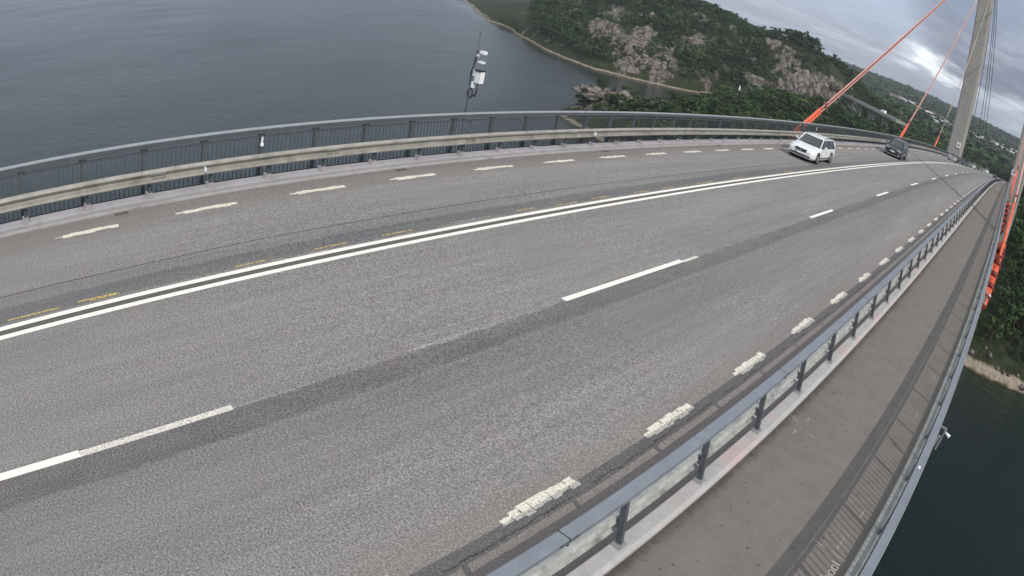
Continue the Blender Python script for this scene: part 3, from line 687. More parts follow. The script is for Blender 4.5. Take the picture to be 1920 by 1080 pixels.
    for s in (-1, 1):
        mb = MB(); mb.box(s * (hw + 0.02) - 0.0, s * (hw + 0.19), hood + 0.42, hood + 0.54, belt - 0.01, belt + 0.14); mb.bar((s * (hw - .06), hood + .5, belt + .02), (s * (hw + .05), hood + .48, belt + .03), .04, .05)
        mb.build('mirror', pm, t, 0.02)
    # wheels
    for yw in (0.92, L - 1.0):
        for s in (-1, 1):
            w = MB(); x0, x1 = s * (hw - 0.22), s * (hw + 0.012)
            w.tube([(x0, yw, .33), (x1 - s * .03, yw, .33), (x1, yw, .33)], [.33, .33, .30], 24); wo = w.build('wheel', M['tyre'], t)
            w = MB(); w.tube([(x1 - s * .02, yw, .33), (x1 + s * .004, yw, .33)], [.215, .215], 20); w.build('rim', M['rim'], wo)
            if detail:
                w = MB()
                for k in range(5):
                    a = k * 2 * math.pi / 5; a2 = a + 0.36; q = x1 + s * .007
                    w.add([(q, yw + .06 * math.cos(a), .33 + .06 * math.sin(a)), (q, yw + .19 * math.cos(a), .33 + .19 * math.sin(a)), (q, yw + .19 * math.cos(a2), .33 + .19 * math.sin(a2)), (q, yw + .06 * math.cos(a2), .33 + .06 * math.sin(a2))], [(0, 1, 2, 3)])
                w.build('rim_opening', M['black'], wo)
            w = MB(); w.tube([(s * (hw - .2), yw, .36), (s * (hw + .003), yw, .36)], [.39, .385], 24); w.build('wheel_arch', M['void'], t)
    if away:
        for s in (-1, 1): mb = MB(); mb.box(s * hw * .7 - .1, s * hw * .7 + .1, L - 0.03, L + 0.02, belt - .28, belt - .1); mb.build('tail_light', simple('tail_lamp', (0.30, 0.02, 0.02), 0.3), t)
    # front
    for s in (-1, 1):
        mb = MB(); x0, x1 = s * hw * 0.50, s * hw * 0.93
        z0, z1 = hoodz - .17, hoodz + .0
        P = [(x0, -0.005, z0 + .02), (x1 * .93, .10, z0), (x1, .30, z0 + .06), (x1 * .98, .36, z1), (x1 * .82, .17, z1 + .015), (x0, .05, z1 - .01)]
        B = [(p[0] * .96, p[1] + .1, p[2]) for p in P]
        mb.loft([P, B], smooth=False); mb.build('headlight', M['lamp'], t)
    mb = MB(); mb.loft([[(-.33, -.045, hoodz - .21), (.33, -.045, hoodz - .21), (.40, -.02, hoodz - .03), (-.40, -.02, hoodz - .03)], [(-.33, .1, hoodz - .21), (.33, .1, hoodz - .21), (.40, .12, hoodz - .03), (-.40, .12, hoodz - .03)]], smooth=False)
    gr = mb.build('grille', M['black'], t)
    if detail:
        mb = MB(); mb.bar((-.34, -.052, hoodz - .20), (.36, -.04, hoodz - .05), .02, .018); mb.tube([(0, -.062, hoodz - .125), (0, -.05, hoodz - .125)], .05, 14); mb.build('emblem', M['steel'], gr)
        mb = MB(); mb.box(-hw * .72, hw * .72, -.03, .15, .30, .38); mb.build('lower_intake', M['void'], t)
        mb = MB(); mb.box(-hw * .8, hw * .8, -.05, .14, .215, .265); mb.build('bumper_lip', M['rim'], t, .01)
        for s in (-1, 1):
            mb = MB(); mb.tube([(s * hw * .80, .03, .345), (s * hw * .80, .10, .345)], .055, 12); mb.build('fog_light', M['lamp'], t)
        mb = MB(); mb.bar((-.55, hood + .02, belt + .015), (.1, hood - .02, belt + .05), .02, .02); mb.build('wiper', M['black'], t); mb = MB(); mb.bar((.05, hood + .02, belt + .015), (.62, hood + .0, belt + .05), .02, .02); mb.build('wiper', M['black'], t)
    mb = MB(); mb.box(-.26, .26, -.075, -.045, hoodz - .35, hoodz - .235); pl = mb.build('number_plate', M['plate'], t)
    mb = MB(); mb.box(-.26, -.215, -.079, -.0755, hoodz - .35, hoodz - .235); mb.build('plate_band', simple('plate_blue', (0.03, 0.08, 0.35), 0.4), pl)
    if rails:
        for s in (-1, 1):
            mb = MB(); mb.tube([(s * wt * .93, roof0 + .2, H - .02), (s * wt * .95, roof0 + .35, H + .05), (s * wt * .95, roof1 - .2, H + .05), (s * wt * .93, roof1, H - .02)], .02, 6); mb.build('roof_rail', M['post_dark'], t)
    return t
def at(x, y): return (x, y, zr(y))
make_car(at(-9.33, 37.2), 'white', 'white estate car with roof rails, nearest car on the road', L=4.8, Wd=1.88, H=1.5, hood=1.32, roof0=2.1, roof1=4.25, rear=4.72, rails=True)
make_car(at(-9.2, 64.3), 'dark', scale=0.94, label='dark grey people carrier with lit looking headlights, right behind the white estate car', L=4.8, Wd=1.9, H=1.74, hood=1.1, roof0=1.95, roof1=4.35, rear=4.7, belt=1.08, hoodz=0.84)
Q = [(-9.5, 131.0, 'silver', 'silver van at the head of the distant queue, by the left pylon leg', dict(H=1.7, L=4.9, belt=1.08, hood=0.9, roof0=1.6, roof1=4.6, rear=4.85, hoodz=.86), 'van'),
     (-9.3, 151.0, 'black', 'black car with bright headlamps, second in the distant queue', {}, 'car'),
     (-9.4, 166.0, 'blue', 'dark blue car, third in the distant queue', dict(H=1.6), 'car'),
     (-9.4, 184.0, 'grey', 'grey car, fourth in the distant queue, in front of a white one', {}, 'car'),
     (-9.3, 204.0, 'white', 'white car in the middle of the distant queue', dict(H=1.6), 'car'),
     (-9.4, 232.0, 'black', 'black car right behind the white car in the distant queue', {}, 'car'),
     (-9.4, 262.0, 'grey', 'grey car in the far half of the distant queue', dict(H=1.65), 'car'),
     (-9.3, 300.0, 'silver', 'silver car near the far end of the distant queue', dict(H=1.6), 'car'),
     (-9.4, 345.0, 'white', 'tall white van at the far end of the distant queue', dict(H=2.2, L=5.4, belt=1.3, hood=.9, roof0=1.5, roof1=5.2, rear=5.3), 'van')]
for x, y, c, lab, kw, kd in Q:
    make_car(at(x, y), c, lab, 'vehicles queueing over the far half of the bridge', detail=False, kind=kd, **kw)
make_car(at(-2.3, 246.0), 'black', 'small black car driving away alone at the far end of the road', None, away=True, detail=False, H=1.6)

# ------------------------------------------------------------------ terrain
WZ = -48.0
def vnoise(x, y, seed=0):
    xi = np.floor(x).astype(np.int64); yi = np.floor(y).astype(np.int64); xf = x - xi; yf = y - yi
    u = xf * xf * (3 - 2 * xf); v = yf * yf * (3 - 2 * yf)
    def h(a, b):
        n = (a * 374761393 + b * 668265263 + seed * 974634777) & 0xFFFFFFFF; n = ((n ^ (n >> 13)) * 1274126177) & 0xFFFFFFFF
        return ((n ^ (n >> 16)) & 0xFFFF) / 65535.0
    return (h(xi, yi) * (1 - u) + h(xi + 1, yi) * u) * (1 - v) + (h(xi, yi + 1) * (1 - u) + h(xi + 1, yi + 1) * u) * v
def fbm(x, y, s, oct=4, seed=0):
    a, t, tot = 1.0, 0.0, 0.0
    for i in range(oct): t = t + a * vnoise(x / s * 2 ** i, y / s * 2 ** i, seed + i); tot += a; a *= 0.5
    return t / tot - 0.5
COAST = np.array([(2600, 1400), (900, 700), (420, 340), (200, 225), (90, 187), (28, 170), (13, 165), (6, 166), (-20, 176), (-60, 190), (-95, 200), (-120, 207), (-140, 214), (-156, 221),
 (-169, 227), (-172, 237), (-166, 249), (-157, 262), (-162, 285), (-170, 310), (-180, 345), (-192, 385), (-203, 420), (-209, 440), (-214, 468), (-219, 470), (-220, 428), (-230, 404), (-246, 388), (-264, 378),
 (-290, 384), (-322, 402), (-359, 426), (-420, 470), (-470, 505), (-600, 600), (-760, 720), (-1100, 900), (-1700, 1100), (-2900, 1300), (-3600, 4600), (3600, 4600)], float)
def sdist(x, y):
    d2 = np.full(x.shape, 1e18); ins = np.zeros(x.shape, bool); n = len(COAST)
    for i in range(n):
        ax, ay = COAST[i]; bx, by = COAST[(i + 1) % n]; ex, ey = bx - ax, by - ay
        t = np.clip(((x - ax) * ex + (y - ay) * ey) / (ex * ex + ey * ey), 0, 1)
        d2 = np.minimum(d2, (x - ax - t * ex) ** 2 + (y - ay - t * ey) ** 2)
        c = ((ay > y) != (by > y)) & (x < (bx - ax) * (y - ay) / (by - ay + 1e-12) + ax); ins ^= c
    return np.where(ins, 1, -1) * np.sqrt(d2)
def gs(x, y, cx, cy, rx, ry, rot=0.0):
    c, s = math.cos(R(rot)), math.sin(R(rot)); dx, dy = x - cx, y - cy
    return np.exp(-(((dx * c + dy * s) / rx) ** 2 + ((-dx * s + dy * c) / ry) ** 2))
def rockw(x, y):
    w = 0.62 * gs(x, y, -262, 426, 80, 26, -28) + 0.60 * gs(x, y, -174, 520, 42, 30, 30) + 1.1 * gs(x, y, -160, 237, 13, 11) + 0.75 * gs(x, y, -138, 250, 20, 9, 20) + 0.36 * gs(x, y, -330, 500, 130, 80, -30) + 0.42 * gs(x, y, -118, 470, 26, 16)
    return w + 1.5 * fbm(x, y, 16, 4, 5) + 0.5 * fbm(x, y, 60, 2, 15) - 0.02
def height(x, y):
    d = sdist(x, y) + 9 * fbm(x, y, 30, 3, 40) * (1 - gs(x, y, 15, 170, 60, 30))
    D = np.hypot(x - CAM.x, y)
    land = WZ + 3.2 * (1 - np.exp(-np.maximum(d, 0) / 3.5)) + 9.5 * (1 - np.exp(-np.maximum(d - 3, 0) / 22))
    land = land + 3.0 * fbm(x, y, 50, 3, 9) * np.clip(d / 15, 0, 1)
    land = land + 47 * gs(x, y, -345, 610, 165, 110, -25) + 27 * gs(x, y, -186, 552, 55, 38, 25) + 9 * gs(x, y, -85, 335, 75, 55) + 2 * gs(x, y, -90, 470, 70, 50) + 20 * gs(x, y, 75, 330, 60, 95) + 9 * gs(x, y, 15, 370, 40, 70)
    land = land + 0.6 * gs(x, y, -158, 240, 30, 24) - 3 * gs(x, y, -140, 290, 45, 36) + 2.5 * gs(x, y, -156, 238, 10, 8) - 9 * gs(x, y, -185, 400, 26, 110)
    far = np.clip((D - 1050) / 1500, 0, 1); far = far * far * (3 - 2 * far)
    land = land + (33 + 4 * np.sin(x / 420 + 1.0)) * far + 16 * fbm(x, y, 420, 4, 21) * np.clip((D - 700) / 900, 0, 1)
    # rocks: stepped knobs
    rk = np.clip((rockw(x, y) - 0.42) * 3, 0, 1) * np.clip(d / 4, 0, 1) * np.clip(1 - (D - 700) / 200, 0, 1)
    kn = np.abs(fbm(x, y, 15, 4, 77)) * 2; kn2 = 1 - np.abs(fbm(x + 40, y, 6, 2, 88)) * 4.5
    kn3 = fbm(x, y, 4.5, 2, 99) * 2.4
    land = land + rk * (5.0 * (0.5 - kn) * 2 + 1.5 * np.maximum(kn2, -1.2) + kn3) * np.where((x > -185) & (y < 300), 0.35, 1.0)
    # keep clear of the road deck
    yy = np.abs(y); road_z = np.where(yy <= Y1, -CV * yy * yy, -CV * Y1 * Y1 - 2 * CV * Y1 * (yy - Y1))
    clear = np.clip((26 - np.abs(x + 4.5)) / 10, 0, 1) * (y < 620)
    land = np.where(clear > 0, np.minimum(land, land * (1 - clear) + (road_z - 6) * clear), land)
    return np.where(d > 0, land, WZ + np.maximum(d, -60) * 0.30)
def grid_mesh(name, mat, xs, ys, drop=0.0, hole=None):
    X, Y = np.meshgrid(xs, ys); Z = height(X.ravel(), Y.ravel()) - drop
    v = np.stack([X.ravel(), Y.ravel(), Z], 1).astype(np.float32); nx, ny = len(xs), len(ys)
    i, j = np.meshgrid(np.arange(nx - 1), np.arange(ny - 1)); a = (j * nx + i).ravel()
    f = np.stack([a, a + 1, a + nx + 1, a + nx], 1)
    if hole:
        cx = X[:-1, :-1].ravel() ; cy = Y[:-1, :-1].ravel(); f = f[~((cx > hole[0]) & (cx < hole[1]) & (cy > hole[2]) & (cy < hole[3]))]
    keep = v[f][:, :, 2].max(1) > WZ - 14; f = f[keep]
    return np_mesh(name, mat, v, f, True)
def np_mesh(name, mat, v, f, smooth=False):
    me = bpy.data.meshes.new(name); n, k = f.shape
    me.vertices.add(len(v)); me.vertices.foreach_set('co', np.ascontiguousarray(v, np.float32).ravel())
    me.loops.add(n * k); me.loops.foreach_set('vertex_index', np.ascontiguousarray(f, np.int32).ravel())
    me.polygons.add(n); me.polygons.foreach_set('loop_start', np.arange(0, n * k, k, dtype=np.int32)); me.polygons.foreach_set('loop_total', np.full(n, k, np.int32))
    me.polygons.foreach_set('use_smooth', np.full(n, smooth, bool)); me.update(); me.validate()
    me.materials.append(mat); return me
def groundmat():
    m = material('hillside_ground'); g = G(m); x, y, z = g.xyz()
    nrm = g.N.new('ShaderNodeNewGeometry'); nz_ = g.xyz(nrm.outputs['Normal'])[2]
    rock = g.ramp(g.noise(0.22, 8, 0.7), [(0.3, (0.10, 0.088, 0.076)), (0.5, (0.165, 0.145, 0.127)), (0.7, (0.245, 0.215, 0.19))])
    crack = g.noise(0.5, 6, 0.8, stretch=(1, 1, 0.5), dist=1.0)
    rock = g.mix(g.ramp(crack, [(0.36, 0.85), (0.46, 0.0)]), rock, (0.055, 0.05, 0.045))
    rock = g.mix(g.cracks(), rock, (0.035, 0.033, 0.028))
    veg = g.ramp(g.noise(0.35, 8, 0.8), [(0.35, (0.012, 0.018, 0.009)), (0.5, (0.026, 0.034, 0.016)), (0.6, (0.045, 0.05, 0.026)), (0.72, (0.075, 0.072, 0.045))])
    a = g.N.new('ShaderNodeAttribute'); a.attribute_name = 'rock'; rw = a.outputs['Fac']
    mask = g.math('ADD', rw, g.math('MULTIPLY', g.math('SUBTRACT', g.noise(0.35, 6, 0.75), 0.5), 0.9))
    mask = g.ramp(mask, [(0.44, 0.0), (0.52, 1.0)])
    c = g.mix(mask, veg, rock)
    # shore: pale washed rock and sand, then brown weed at the waterline
    zn = g.math('ADD', z, g.math('MULTIPLY', g.math('SUBTRACT', g.noise(0.4, 6, 0.7), 0.5), 1.6))
    sh = g.N.new('ShaderNodeMapRange'); g.put(sh.inputs[0], zn); wide = g.math('GREATER_THAN', x, -30.0); g.put(sh.inputs[1], g.math('ADD', WZ + 1.35, wide)); g.put(sh.inputs[2], g.math('ADD', WZ + 0.8, wide))
    sand = g.ramp(g.noise(0.9, 7, 0.75), [(0.35, (0.17, 0.14, 0.11)), (0.6, (0.34, 0.29, 0.235))])
    c = g.mix(sh.outputs[0], c, sand)
    wd = g.N.new('ShaderNodeMapRange'); g.put(wd.inputs[0], zn); wd.inputs[1].default_value = WZ + 0.5; wd.inputs[2].default_value = WZ + 0.1
    c = g.mix(wd.outputs[0], c, (0.07, 0.052, 0.03))
    g.base(c); g.set(Roughness=0.95); g.put(g.b.inputs['Specular IOR Level'], 0.15); g.bump(g.noise(0.8, 8, 0.75), 0.8, 0.6); return m
M['ground'] = groundmat()
def add_rock_attr(me):
    n = len(me.vertices); co = np.empty(n * 3, np.float32); me.vertices.foreach_get('co', co); co = co.reshape(n, 3)
    D = np.hypot(co[:, 0], co[:, 1]); w = rockw(co[:, 0], co[:, 1]) * np.clip(1 - (D - 700) / 200, 0, 1)
    a = me.attributes.new('rock', 'FLOAT', 'POINT'); a.data.foreach_set('value', w.astype(np.float32))
me = grid_mesh('near_hillside', M['ground'], np.arange(-470, 170, 2.1), np.arange(150, 700, 2.1)); add_rock_attr(me)
tag(link('hillside', me), kind='structure')
me = grid_mesh('far_hills', M['ground'], np.arange(-3400, 2600, 24.0), np.arange(200, 4500, 24.0), 1.2, (-450, 135, 180, 660)); add_rock_attr(me)
tag(link('far_hills', me), kind='structure')

# water
def watermat():
    m = material('sea_water'); g = G(m); x, y, z = g.xyz()
    D = g.math('SQRT', g.math('ADD', g.math('MULTIPLY', x, x), g.math('MULTIPLY', y, y)))
    c = g.ramp(g.noise(0.012, 4, 0.5), [(0.3, (0.003, 0.010, 0.010)), (0.7, (0.006, 0.015, 0.015))])
    # green shallows off the beach on the right
    dx = g.math('SUBTRACT', x, 22.0); dy = g.math('SUBTRACT', y, 176.0)
    dd = g.math('SQRT', g.math('ADD', g.math('MULTIPLY', g.math('MULTIPLY', dx, dx), 0.25), g.math('MULTIPLY', dy, dy)))
    n = g.N.new('ShaderNodeMapRange'); g.put(n.inputs[0], g.math('ADD', dd, g.math('MULTIPLY', g.noise(0.08, 4), 14.0))); n.inputs[1].default_value = 46; n.inputs[2].default_value = 8
    c = g.mix(g.math('MULTIPLY', n.outputs[0], 0.8), c, (0.010, 0.024, 0.008))
    g.base(c); g.put(g.b.inputs['Roughness'], g.ramp(g.noise(0.02, 4, 0.6, stretch=(1, .4, 1)), [(0.35, 0.10), (0.65, 0.24)])); g.put(g.b.inputs['IOR'], 1.333)
    w1 = g.noise(0.28, 5, 0.6, stretch=(0.55, 1.5, 1)); w2 = g.noise(0.9, 4, 0.6, stretch=(0.7, 1.4, 1)); w3 = g.noise(0.035, 3, 0.5)
    h = g.math('ADD', g.math('MULTIPLY', w1, 1.0), g.math('ADD', g.math('MULTIPLY', w2, 0.35), g.math('MULTIPLY', w3, 1.5)))
    bm_ = g.N.new('ShaderNodeBump'); bm_.inputs['Distance'].default_value = 0.55; g.L.new(h, bm_.inputs['Height']); g.L.new(bm_.outputs[0], g.b.inputs['Normal'])
    # the inlet lies in the lee of the hill: calm water that mirrors it
    ex = g.math('ADD', x, 262.0); ey = g.math('SUBTRACT', y, 372.0)
    q = g.math('ADD', g.math('MULTIPLY', ex, 0.53), g.math('MULTIPLY', ey, 0.85))
    qq = g.math('ADD', q, g.math('MULTIPLY', g.math('SUBTRACT', g.noise(0.02, 4, 0.6), 0.5), 60.0))
    cl = g.N.new('ShaderNodeMapRange'); g.put(cl.inputs[0], qq); cl.inputs[1].default_value = -26; cl.inputs[2].default_value = -6; cl.inputs[3].default_value = 1.0; cl.inputs[4].default_value = 0.12
    g.L.new(cl.outputs[0], bm_.inputs['Strength']); return m
mb = MB(); mb.add([(-9000, -6000, WZ), (9000, -6000, WZ), (9000, 9000, WZ), (-9000, 9000, WZ)], [(0, 1, 2, 3)])
tag(mb.build('water', watermat()), kind='structure')

# ------------------------------------------------------------------ trees
def leafmat(name, dark, mid, lite, scale=0.11):
    m = material(name); g = G(m)
    n1 = g.noise(scale, 3, 0.5); n2 = g.noise(0.9, 4, 0.7)
    c = g.ramp(n1, [(0.34, dark), (0.52, mid), (0.70, lite)])
    c = g.mix(1.0, c, g.ramp(n2, [(0.3, 0.62), (0.7, 1.38)]), 'MULTIPLY')
    g.base(c); g.set(Roughness=0.75); g.put(g.b.inputs['Specular IOR Level'], 0.2); return m
M['needles'] = leafmat('pine_needles', (0.021, 0.042, 0.018), (0.036, 0.062, 0.025), (0.060, 0.088, 0.032))
M['leaves'] = leafmat('broad_leaves', (0.030, 0.060, 0.021), (0.052, 0.092, 0.030), (0.085, 0.125, 0.040))
M['forest'] = leafmat('mixed_forest_leaves', (0.021, 0.042, 0.019), (0.038, 0.066, 0.026), (0.072, 0.104, 0.036), 0.07)
M['bark'] = simple('bark', (0.10, 0.075, 0.055), 0.9, var=0.3, scale=2.0)
def crown(kind, n, seed, q):
    """cloud of leaf quads around clumps inside the crown; unit height 1"""
    r = np.random.default_rng(seed); cl = []
    if kind == 'spruce':
        for i in range(16):
            k = i / 15; z = 0.12 + 0.86 * k; rad = 0.21 * (1 - k) ** 0.85 + 0.015
            for a in r.uniform(0, 2 * np.pi, 3 if k < 0.7 else 1): cl.append((rad * .7 * np.cos(a), rad * .7 * np.sin(a), z, max(rad * .6, .02)))
    elif kind == 'pine':
        for i in range(13):
            z = r.uniform(0.42, 0.97); rad = 0.30 * np.sqrt(max(0.06, 1 - ((z - 0.62) / 0.4) ** 2)); a = r.uniform(0, 2 * np.pi); d = rad * r.uniform(0.3, 1)
            cl.append((d * np.cos(a), d * np.sin(a), z, r.uniform(.08, .14)))
    else:
        for i in range(15):
            z = r.uniform(0.25, 0.93); rad = 0.34 * np.sqrt(max(0.05, 1 - ((z - 0.55) / 0.45) ** 2)); a = r.uniform(0, 2 * np.pi); d = rad * r.uniform(0.35, 1)
            cl.append((d * np.cos(a), d * np.sin(a), z, r.uniform(.09, .15)))
    cl = np.array(cl); w = cl[:, 3] ** 1.5; w /= w.sum(); idx = r.choice(len(cl), n, p=w)
    d = r.normal(size=(n, 3)); d /= np.linalg.norm(d, axis=1)[:, None]
    c = cl[idx, :3] + d * (cl[idx, 3] * r.uniform(0.5, 1.0, n))[:, None] * np.array([1, 1, 0.75])
    nn = d + r.normal(size=(n, 3)) * 0.6 + np.array([0, 0, 0.35]); nn /= np.linalg.norm(nn, axis=1)[:, None]
    t = np.cross(nn, r.normal(size=(n, 3))); t /= np.linalg.norm(t, axis=1)[:, None]; b = np.cross(nn, t)
    s = (q * r.uniform(0.6, 1.4, n))[:, None]
    v = np.stack([c - t * s - b * s * .6, c + t * s - b * s * .6, c + t * s * .7 + b * s * .8, c - t * s * .7 + b * s * .7], 1).reshape(-1, 3)
    return v, np.arange(n * 4).reshape(n, 4)
def trunk(kind, seed):
    r = random.Random(seed); mb = MB(); top = {'spruce': .93, 'pine': .82, 'broad': .62}[kind]
    mb.tube([(0, 0, -.08), (r.uniform(-.01, .01), 0, top * .5), (r.uniform(-.03, .03), r.uniform(-.03, .03), top)], [.026, .019, .006], 6, caps=False)
    for i in range(6 if kind != 'spruce' else 3):
        a = r.uniform(0, 6.28); z = r.uniform(.35, .75) * top; l = r.uniform(.14, .24)
        mb.tube([(0, 0, z), (l * math.cos(a), l * math.sin(a), z + l * .6)], [.010, .003], 4, caps=False)
    return mb
PROTO = []
for i, (kd, mt, nl, q) in enumerate((('pine', 'needles', 620, .026), ('pine', 'needles', 620, .026), ('broad', 'leaves', 680, .028), ('broad', 'leaves', 680, .028), ('spruce', 'needles', 620, .022), ('pine', 'needles', 560, .028))):
    v, f = crown(kd, nl, 50 + i, q); PROTO.append((kd, np_mesh('crown', M[mt], v, f), trunk(kd, i).mesh('trunk', M['bark'])))
def scatter(x0, x1, y0, y1, s, seed):
    r = np.random.default_rng(seed); X, Y = np.meshgrid(np.arange(x0, x1, s), np.arange(y0, y1, s)); X = X.ravel() + r.uniform(-.48, .48, X.size) * s; Y = Y.ravel() + r.uniform(-.48, .48, Y.size) * s
    return X, Y
def ok(X, Y, margin=4.5):
    d = sdist(X, Y) + 9 * fbm(X, Y, 30, 3, 40) * (1 - gs(X, Y, 15, 170, 60, 30))
    k = (d > margin) & ~((np.abs(X + 4.5) < 17) & (Y < 640)) & (rockw(X, Y) < 0.46 + 0.25 * rng.random(X.size))
    return k
X, Y = scatter(-470, 165, 168, 690, 5.1, 1); az = np.degrees(np.arctan2(X - CAM.x, Y)); D = np.hypot(X - CAM.x, Y)
k = ok(X, Y) & (az > -41) & (az < 14) & ~((np.hypot(X + 13, Y - 187) < 9) | (np.hypot(X - 5.5, Y - 187) < 9))
k &= ~((np.abs(az + 23.8) < 0.45) & (D > 395) & (D < 504))
# leave the line of the far viaduct open
tv = np.clip(((X + 184) * 100 + (Y - 571) * -103) / (100 ** 2 + 103 ** 2), 0, 1); dv = np.hypot(X + 184 - 100 * tv, Y - 571 + 103 * tv); k &= dv > 7
X, Y, az, D = X[k], Y[k], az[k], D[k]; Z = height(X, Y)
H = np.clip(8.2 + 3.2 * fbm(X, Y, 40, 2, 3) * 2 + rng.normal(0, 1.3, X.size), 4.2, 12.5)
H = H * np.where(rockw(X, Y) > 0.3, 0.72, 1.0)
H = np.where((X < -120) & (Y < 275), H * 0.72, H)
el = np.degrees(np.arctan2(Z + H - CAM.z, D))
k = ~((az > -18.6) & (az < -9.8) & (D < 520) & (el > -3.35) & (dv[k] < 1e9) & (((X + 184) * 103 + (Y - 571) * 100) < 1500))
X, Y, az, D, Z, H, el = X[k], Y[k], az[k], D[k], Z[k], H[k], el[k]
# the handrail hides what lies lower on the left
rail = np.interp(az, [-44, -35, -29, -24, -19, -10, -6, -4], [-11.8, -11.0, -9.8, -8.2, -6.2, -4.3, -3.7, -3.4])
vis = ((az < -4.6) & (el > rail + 0.05)) | ((az > 1.75) & (az < 9.6))
order = np.argsort(np.where(vis, D / (H / 9), 1e9)); pick = order[:270]
print('trees', X.size, 'visible', vis.sum(), 'picked to', D[pick].max())
picked = np.zeros(X.size, bool); picked[pick] = True
for i in pick:
    kd, cm, tm = PROTO[rng.integers(0, 6)] if X[i] < 0 else PROTO[rng.choice([2, 3, 2, 3, 4, 5])]
    right = X[i] > 0; pen = (X[i] < -118) and (Y[i] < 285)
    nm = {'pine': 'pine_tree', 'broad': 'broadleaf_tree', 'spruce': 'spruce_tree'}[kd]
    o = empty(nm, (float(X[i]), float(Y[i]), float(Z[i]) - 0.3), float(rng.uniform(0, 6.28)))
    adj = {'pine': 'dark green pine', 'broad': 'mid green leafy tree', 'spruce': 'dark pointed spruce'}[kd]
    if right: tag(o, adj + ' on the wooded slope right of the footpath, above the stony beach', 'tree', adj + 's above the beach')
    elif pen: tag(o, adj + ' among the trees of the rocky headland beyond the left railing', 'tree', adj + 's on the rocky headland')
    else: tag(o, adj + ' in the low forest between headland and left pylon leg', 'tree', adj + 's in the low forest on the left')
    h = float(H[i]) * 1.08; wd = h * float(rng.uniform(0.9, 1.3)); 
    for nme, me_ in (('crown', cm), ('trunk', tm)):
        c = link(nme, me_, o); c.scale = (wd, wd, h)
hd = [(-35.6, 238, 3.6, 0), (-35.1, 240, 3.4, 1), (-34.55, 241, 4.2, 0), (-34.2, 239, 3.6, 5), (-33.35, 246, 4.6, 4), (-32.6, 250, 5.4, 2), (-32.3, 246, 5.8, 0), (-31.9, 251, 6.2, 3), (-31.5, 248, 6.0, 1), (-31.1, 251, 5.8, 2), (-30.7, 250, 5.0, 3), (-33.6, 233, 3.6, 2), (-33.1, 231, 3.9, 0), (-32.6, 233, 4.6, 3), (-32.0, 231, 4.4, 2), (-31.4, 234, 4.4, 1), (-30.9, 236, 4.2, 3), (-29.4, 262, 5.6, 2), (-28.8, 266, 6, 0), (-28.2, 262, 5.6, 3)]
for a_, d_, h, pi in hd:
    x = CAM.x + d_ * math.sin(R(a_)); d_ += 44; x = CAM.x + d_ * math.sin(R(a_)); y = d_ * math.cos(R(a_)); kd, cm, tm = PROTO[pi]
    o = empty({'pine': 'pine_tree', 'broad': 'broadleaf_tree', 'spruce': 'spruce_tree'}[kd], (x, y, float(height(np.array([x]), np.array([y]))[0]) + (1.9 if d_ < 290.5 and a_ < -33 else 0.5)), random.uniform(0, 6))
    adj = {'pine': 'wind bent dark pine', 'broad': 'bushy green tree', 'spruce': 'pointed dark spruce'}[kd]
    tag(o, adj + ' on bare rock of the headland over the left railing', 'tree', adj + 's on the bare headland rock')
    for nme, me_ in (('crown', cm), ('trunk', tm)):
        c = link(nme, me_, o); c.scale = (h * 1.7, h * 1.7, h * 1.25)
def merge(X, Y, Z, H, quads, protos, name, mat, wide=1.15):
    out_v = []; out_f = []; base = 0; r = np.random.default_rng(4)
    which = r.integers(0, len(protos), X.size)
    for p, (v, f) in enumerate(protos):
        s = which == p; n = s.sum()
        if n == 0: continue
        a = r.uniform(0, 2 * np.pi, n); c, sn = np.cos(a)[:, None], np.sin(a)[:, None]; h = H[s][:, None]; w = h * r.uniform(.9, 1.35, n)[:, None] * wide
        vx = (v[None, :, 0] * c - v[None, :, 1] * sn) * w + X[s][:, None]; vy = (v[None, :, 0] * sn + v[None, :, 1] * c) * w + Y[s][:, None]; vz = v[None, :, 2] * h + Z[s][:, None]
        out_v.append(np.stack([vx, vy, vz], 2).reshape(-1, 3)); out_f.append((f[None] + (np.arange(n) * len(v))[:, None, None]).reshape(-1, 4) + base); base += n * len(v)
    me = np_mesh(name, mat, np.concatenate(out_v), np.concatenate(out_f)); return link(name, me)
mid = [crown(kd, 150, 80 + i, .05) for i, kd in enumerate(('pine', 'broad', 'spruce', 'broad', 'pine', 'pine'))]
r_ = ~picked
o = merge(X[r_], Y[r_], Z[r_] - .4, H[r_] * 1.05, 150, mid, 'forest', M['forest']); tag(o, 'dark mixed forest covering the hills behind the bridge and round the inlet', 'forest', kind='stuff')
X, Y = scatter(-2300, 700, 420, 3100, 15.0, 2); az = np.degrees(np.arctan2(X - CAM.x, Y)); D = np.hypot(X - CAM.x, Y)
open_ = np.zeros(X.size, bool)
for cx, cy, rx, ry in ((-235, 1560, 90, 55), (-160, 1620, 70, 45), (-300, 1500, 60, 40), (-30, 1750, 60, 60), (-420, 1640, 70, 40)): open_ |= gs(X, Y, cx, cy, rx, ry) > 0.5
k = ok(X, Y, 8) & (az > -39) & (az < 12) & ((D > 700) | (X < -460) | (Y > 690)) & ~open_ & (fbm(X, Y, 160, 3, 31) < 0.22)
X, Y, D = X[k], Y[k], D[k]; Z = height(X, Y) - 1.5; H = np.clip(rng.normal(13, 2.5, X.size), 8, 20)
farp = [crown(kd, 34, 95 + i, .13) for i, kd in enumerate(('pine', 'broad', 'broad', 'spruce'))]
o = merge(X, Y, Z - 1.5, H, 34, farp, 'far_forest', M['forest'], 1.7); tag(o, 'distant wooded ridge under the clouds beyond the pylons', 'forest', kind='stuff')

